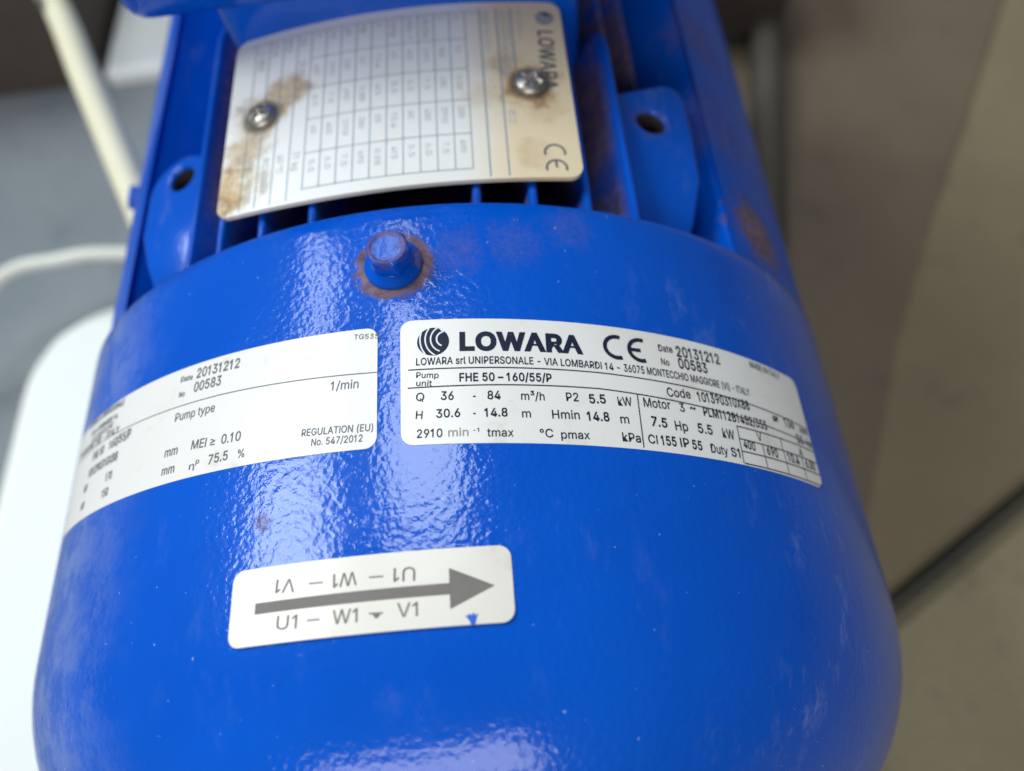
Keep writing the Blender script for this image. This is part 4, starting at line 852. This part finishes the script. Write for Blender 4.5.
for (a_, b_) in [(-.95, .50), (-.60, .42), (-.42, .80), (-.12, .52), (.12, .62), (.30, .95), (.52, .50), (.95, .66), (.70, .10), (.62, -.35), (.50, -.86), (.05, -.98), (-.22, -.80), (-.36, -.25), (-.62, .05)]:
    P.append((12.25 + a_ * 1.05, 20.95 + b_ * 1.0))
c0 = on_cover(12.25, 20.95, .00019)
sp_.add([c0] + [on_cover(a_, b_, .00019) for a_, b_ in P], [(0, k + 1, (k + 1) % len(P) + 1) for k in range(len(P))])
sp_.build('paint_spot', M_spot, SA)

# ------------------------------------------------------------------ nameplate on the fins
NP = sheet('nameplate', on_plate, -41.2, 40.3, lambda s: 111.3 + (.012 * max(0, -s - 20)), lambda s: 167.6, 3.2, M_plate, root, th=.0003, below=.0008)
NP['label'] = 'rust stained white metal nameplate with a ruled grid'
gl = MB(); Z = .00036
S_ = [-35.6 + 3.73 * k for k in range(15)]
S_ = [-35.6, -31.9, -28.2, -24.4, -20.8] + [-20.8 + (16.7 + 20.8) * k / 10 for k in range(1, 11)]
for i, s_ in enumerate(S_): put_line(gl, on_plate, [(s_, 114.4 if i > 3 else 112.2), (s_ + .2, 164.5)], .2, Z, 8)
for s_ in (20.3, 24.3): put_line(gl, on_plate, [(s_, 112), (s_ + .2, 165)], .3, Z, 8)
put_line(gl, on_plate, [(28.0, 140), (28.1, 165)], .25, Z, 8)
for y in (114.4, 124.6, 134.8, 144.8, 154.8): put_line(gl, on_plate, [(-20.8, y + .3), (16.7, y)], .2, Z, 2)
put_line(gl, on_plate, [(-37, 164.5), (20, 164.2)], .2, Z, 2)
gl.build('grid_lines', M_plateline, NP)
lt = MB()
def down(mb, body, s, y_top, ln, h, k):      # print that runs from the box towards the fan end
    put_text(mb, on_plate, body, s, y_top, s, y_top - ln, h, k, Z + .00002)
heads = ['V', 'Hz', 'kW', 'Hp', 'A', 'cosφ', 'min-1', 'IA/IN', 'V', 'A']
for k, hd in enumerate(heads):
    s0 = -20.8 + 3.75 * k; down(lt, hd, s0 + 1.2, 163.3, 1.4 * len(hd), 1.5, .4)
down(lt, '3~Mot', -34.6, 162, 7, 1.9, .3); down(lt, 'PLM', -31, 163, 4, 1.7, .3); down(lt, 'IP55', -27.3, 163.5, 4.5, 1.6, .4); down(lt, '50 Hz', -23.5, 155, 5, 1.7, .4)
down(lt, 'Cl.155', -37.6, 147, 6, 1.5, .3); down(lt, 'S1', -23.6, 163, 2.6, 1.6, .3)
rows = [['400', '690', '50', '5.5'], ['10.4', '6.0', '2910', '0.88'], ['380', '415', '60', '7.5']]
for k in range(10):
    s0 = -20.8 + 3.75 * k
    for j, yt in enumerate((152.5, 142.5, 132.8, 122.6)):
        bdy = rows[(k + j) % 3][(k * 2 + j) % 4]
        down(lt, bdy, s0 + 1.2, yt, 1.15 * len(bdy), 1.35, 0)
for s_, bdy in ((-34.6, 'No 13120583'), (-30.8, 'IEC 60034'), (-27.2, '40 °C'), (-23.4, '31 kg')): down(lt, bdy, s_, 126, 1.1 * len(bdy), 1.5, 0)
down(lt, 'MADE IN ITALY', 21.2, 164, 14, 1.4, .3); down(lt, '36075 MONTECCHIO MAGGIORE', 25.2, 164, 22, 1.4, .5); down(lt, 'VIA LOMBARDI 14 - ITALY', 27.0, 164, 18, 1.3, .4); down(lt, 'EN 60034-1', 29.4, 164, 10, 1.2, .3)
down(lt, 'IE2', 25.3, 131, 4, 1.6, .2)
lt.build('lettering', M_plateink, NP)
ld = MB()
put_text(ld, on_plate, 'LOWARA', 34.2, 157.2, 33.6, 137.5, 3.6, 1.0, Z + .00002)
put_poly(ld, on_plate, arc(36.2, 161.7, 2.3, 2.3, 0, 350, 30), Z)
put_line(ld, on_plate, arc(34.6, 118.3, 2.2, 2.2, -18, 198, 30), .5, Z, 9)
put_line(ld, on_plate, arc(34.6, 113.9, 2.2, 2.2, -18, 198, 30), .5, Z, 9)
put_line(ld, on_plate, [(34.6, 114.0), (34.6, 116.0)], .5, Z, 9)
ld.build('emblem_print', M_plateinkd, NP)
es = MB()
for rad in (1.1, 2.0, 2.9):
    P = [(x, y) for x, y in arc(36.6, 163.0, rad, rad, 170, 330, 40) if math.hypot(x - 36.2, y - 161.7) < 2.3]
    put_line(es, on_plate, P, .3, Z + .00003, 9)
es.build('emblem_stripes', M_white, NP)
for (sx, sy) in ((-32.2, 139.5), (30.9, 139.2)):
    a = sx * .001 / PR; nrm = Vector((math.sin(a), 0, math.cos(a))); c = Vector(on_plate(sx, sy, .0003))
    rot_ = nrm.to_track_quat('Z', 'Y').to_matrix(); mb = MB(); vs = []; n = 40
    rings = [(.0037, -.0002), (.0037, .0005), (.0034, .0010), (.0027, .0015), (.0018, .0018), (.0009, .0019), (.00005, .0019)]
    for rr_, z in rings:
        for k in range(n):
            q = 2 * math.pi * k / n; zz = z
            cx_, cy_ = rr_ * math.cos(q + .5), rr_ * math.sin(q + .5)
            if rr_ < .0020 and (abs(cx_) < .00045 or abs(cy_) < .00045): zz -= .0010
            vs.append(c + rot_ @ Vector((rr_ * math.cos(q), rr_ * math.sin(q), zz)))
    mb.add(vs, [(i * n + k, i * n + (k + 1) % n, (i + 1) * n + (k + 1) % n, (i + 1) * n + k) for i in range(len(rings) - 1) for k in range(n)])
    mb.build('plate_screw', M_screw, NP, auto=.7)
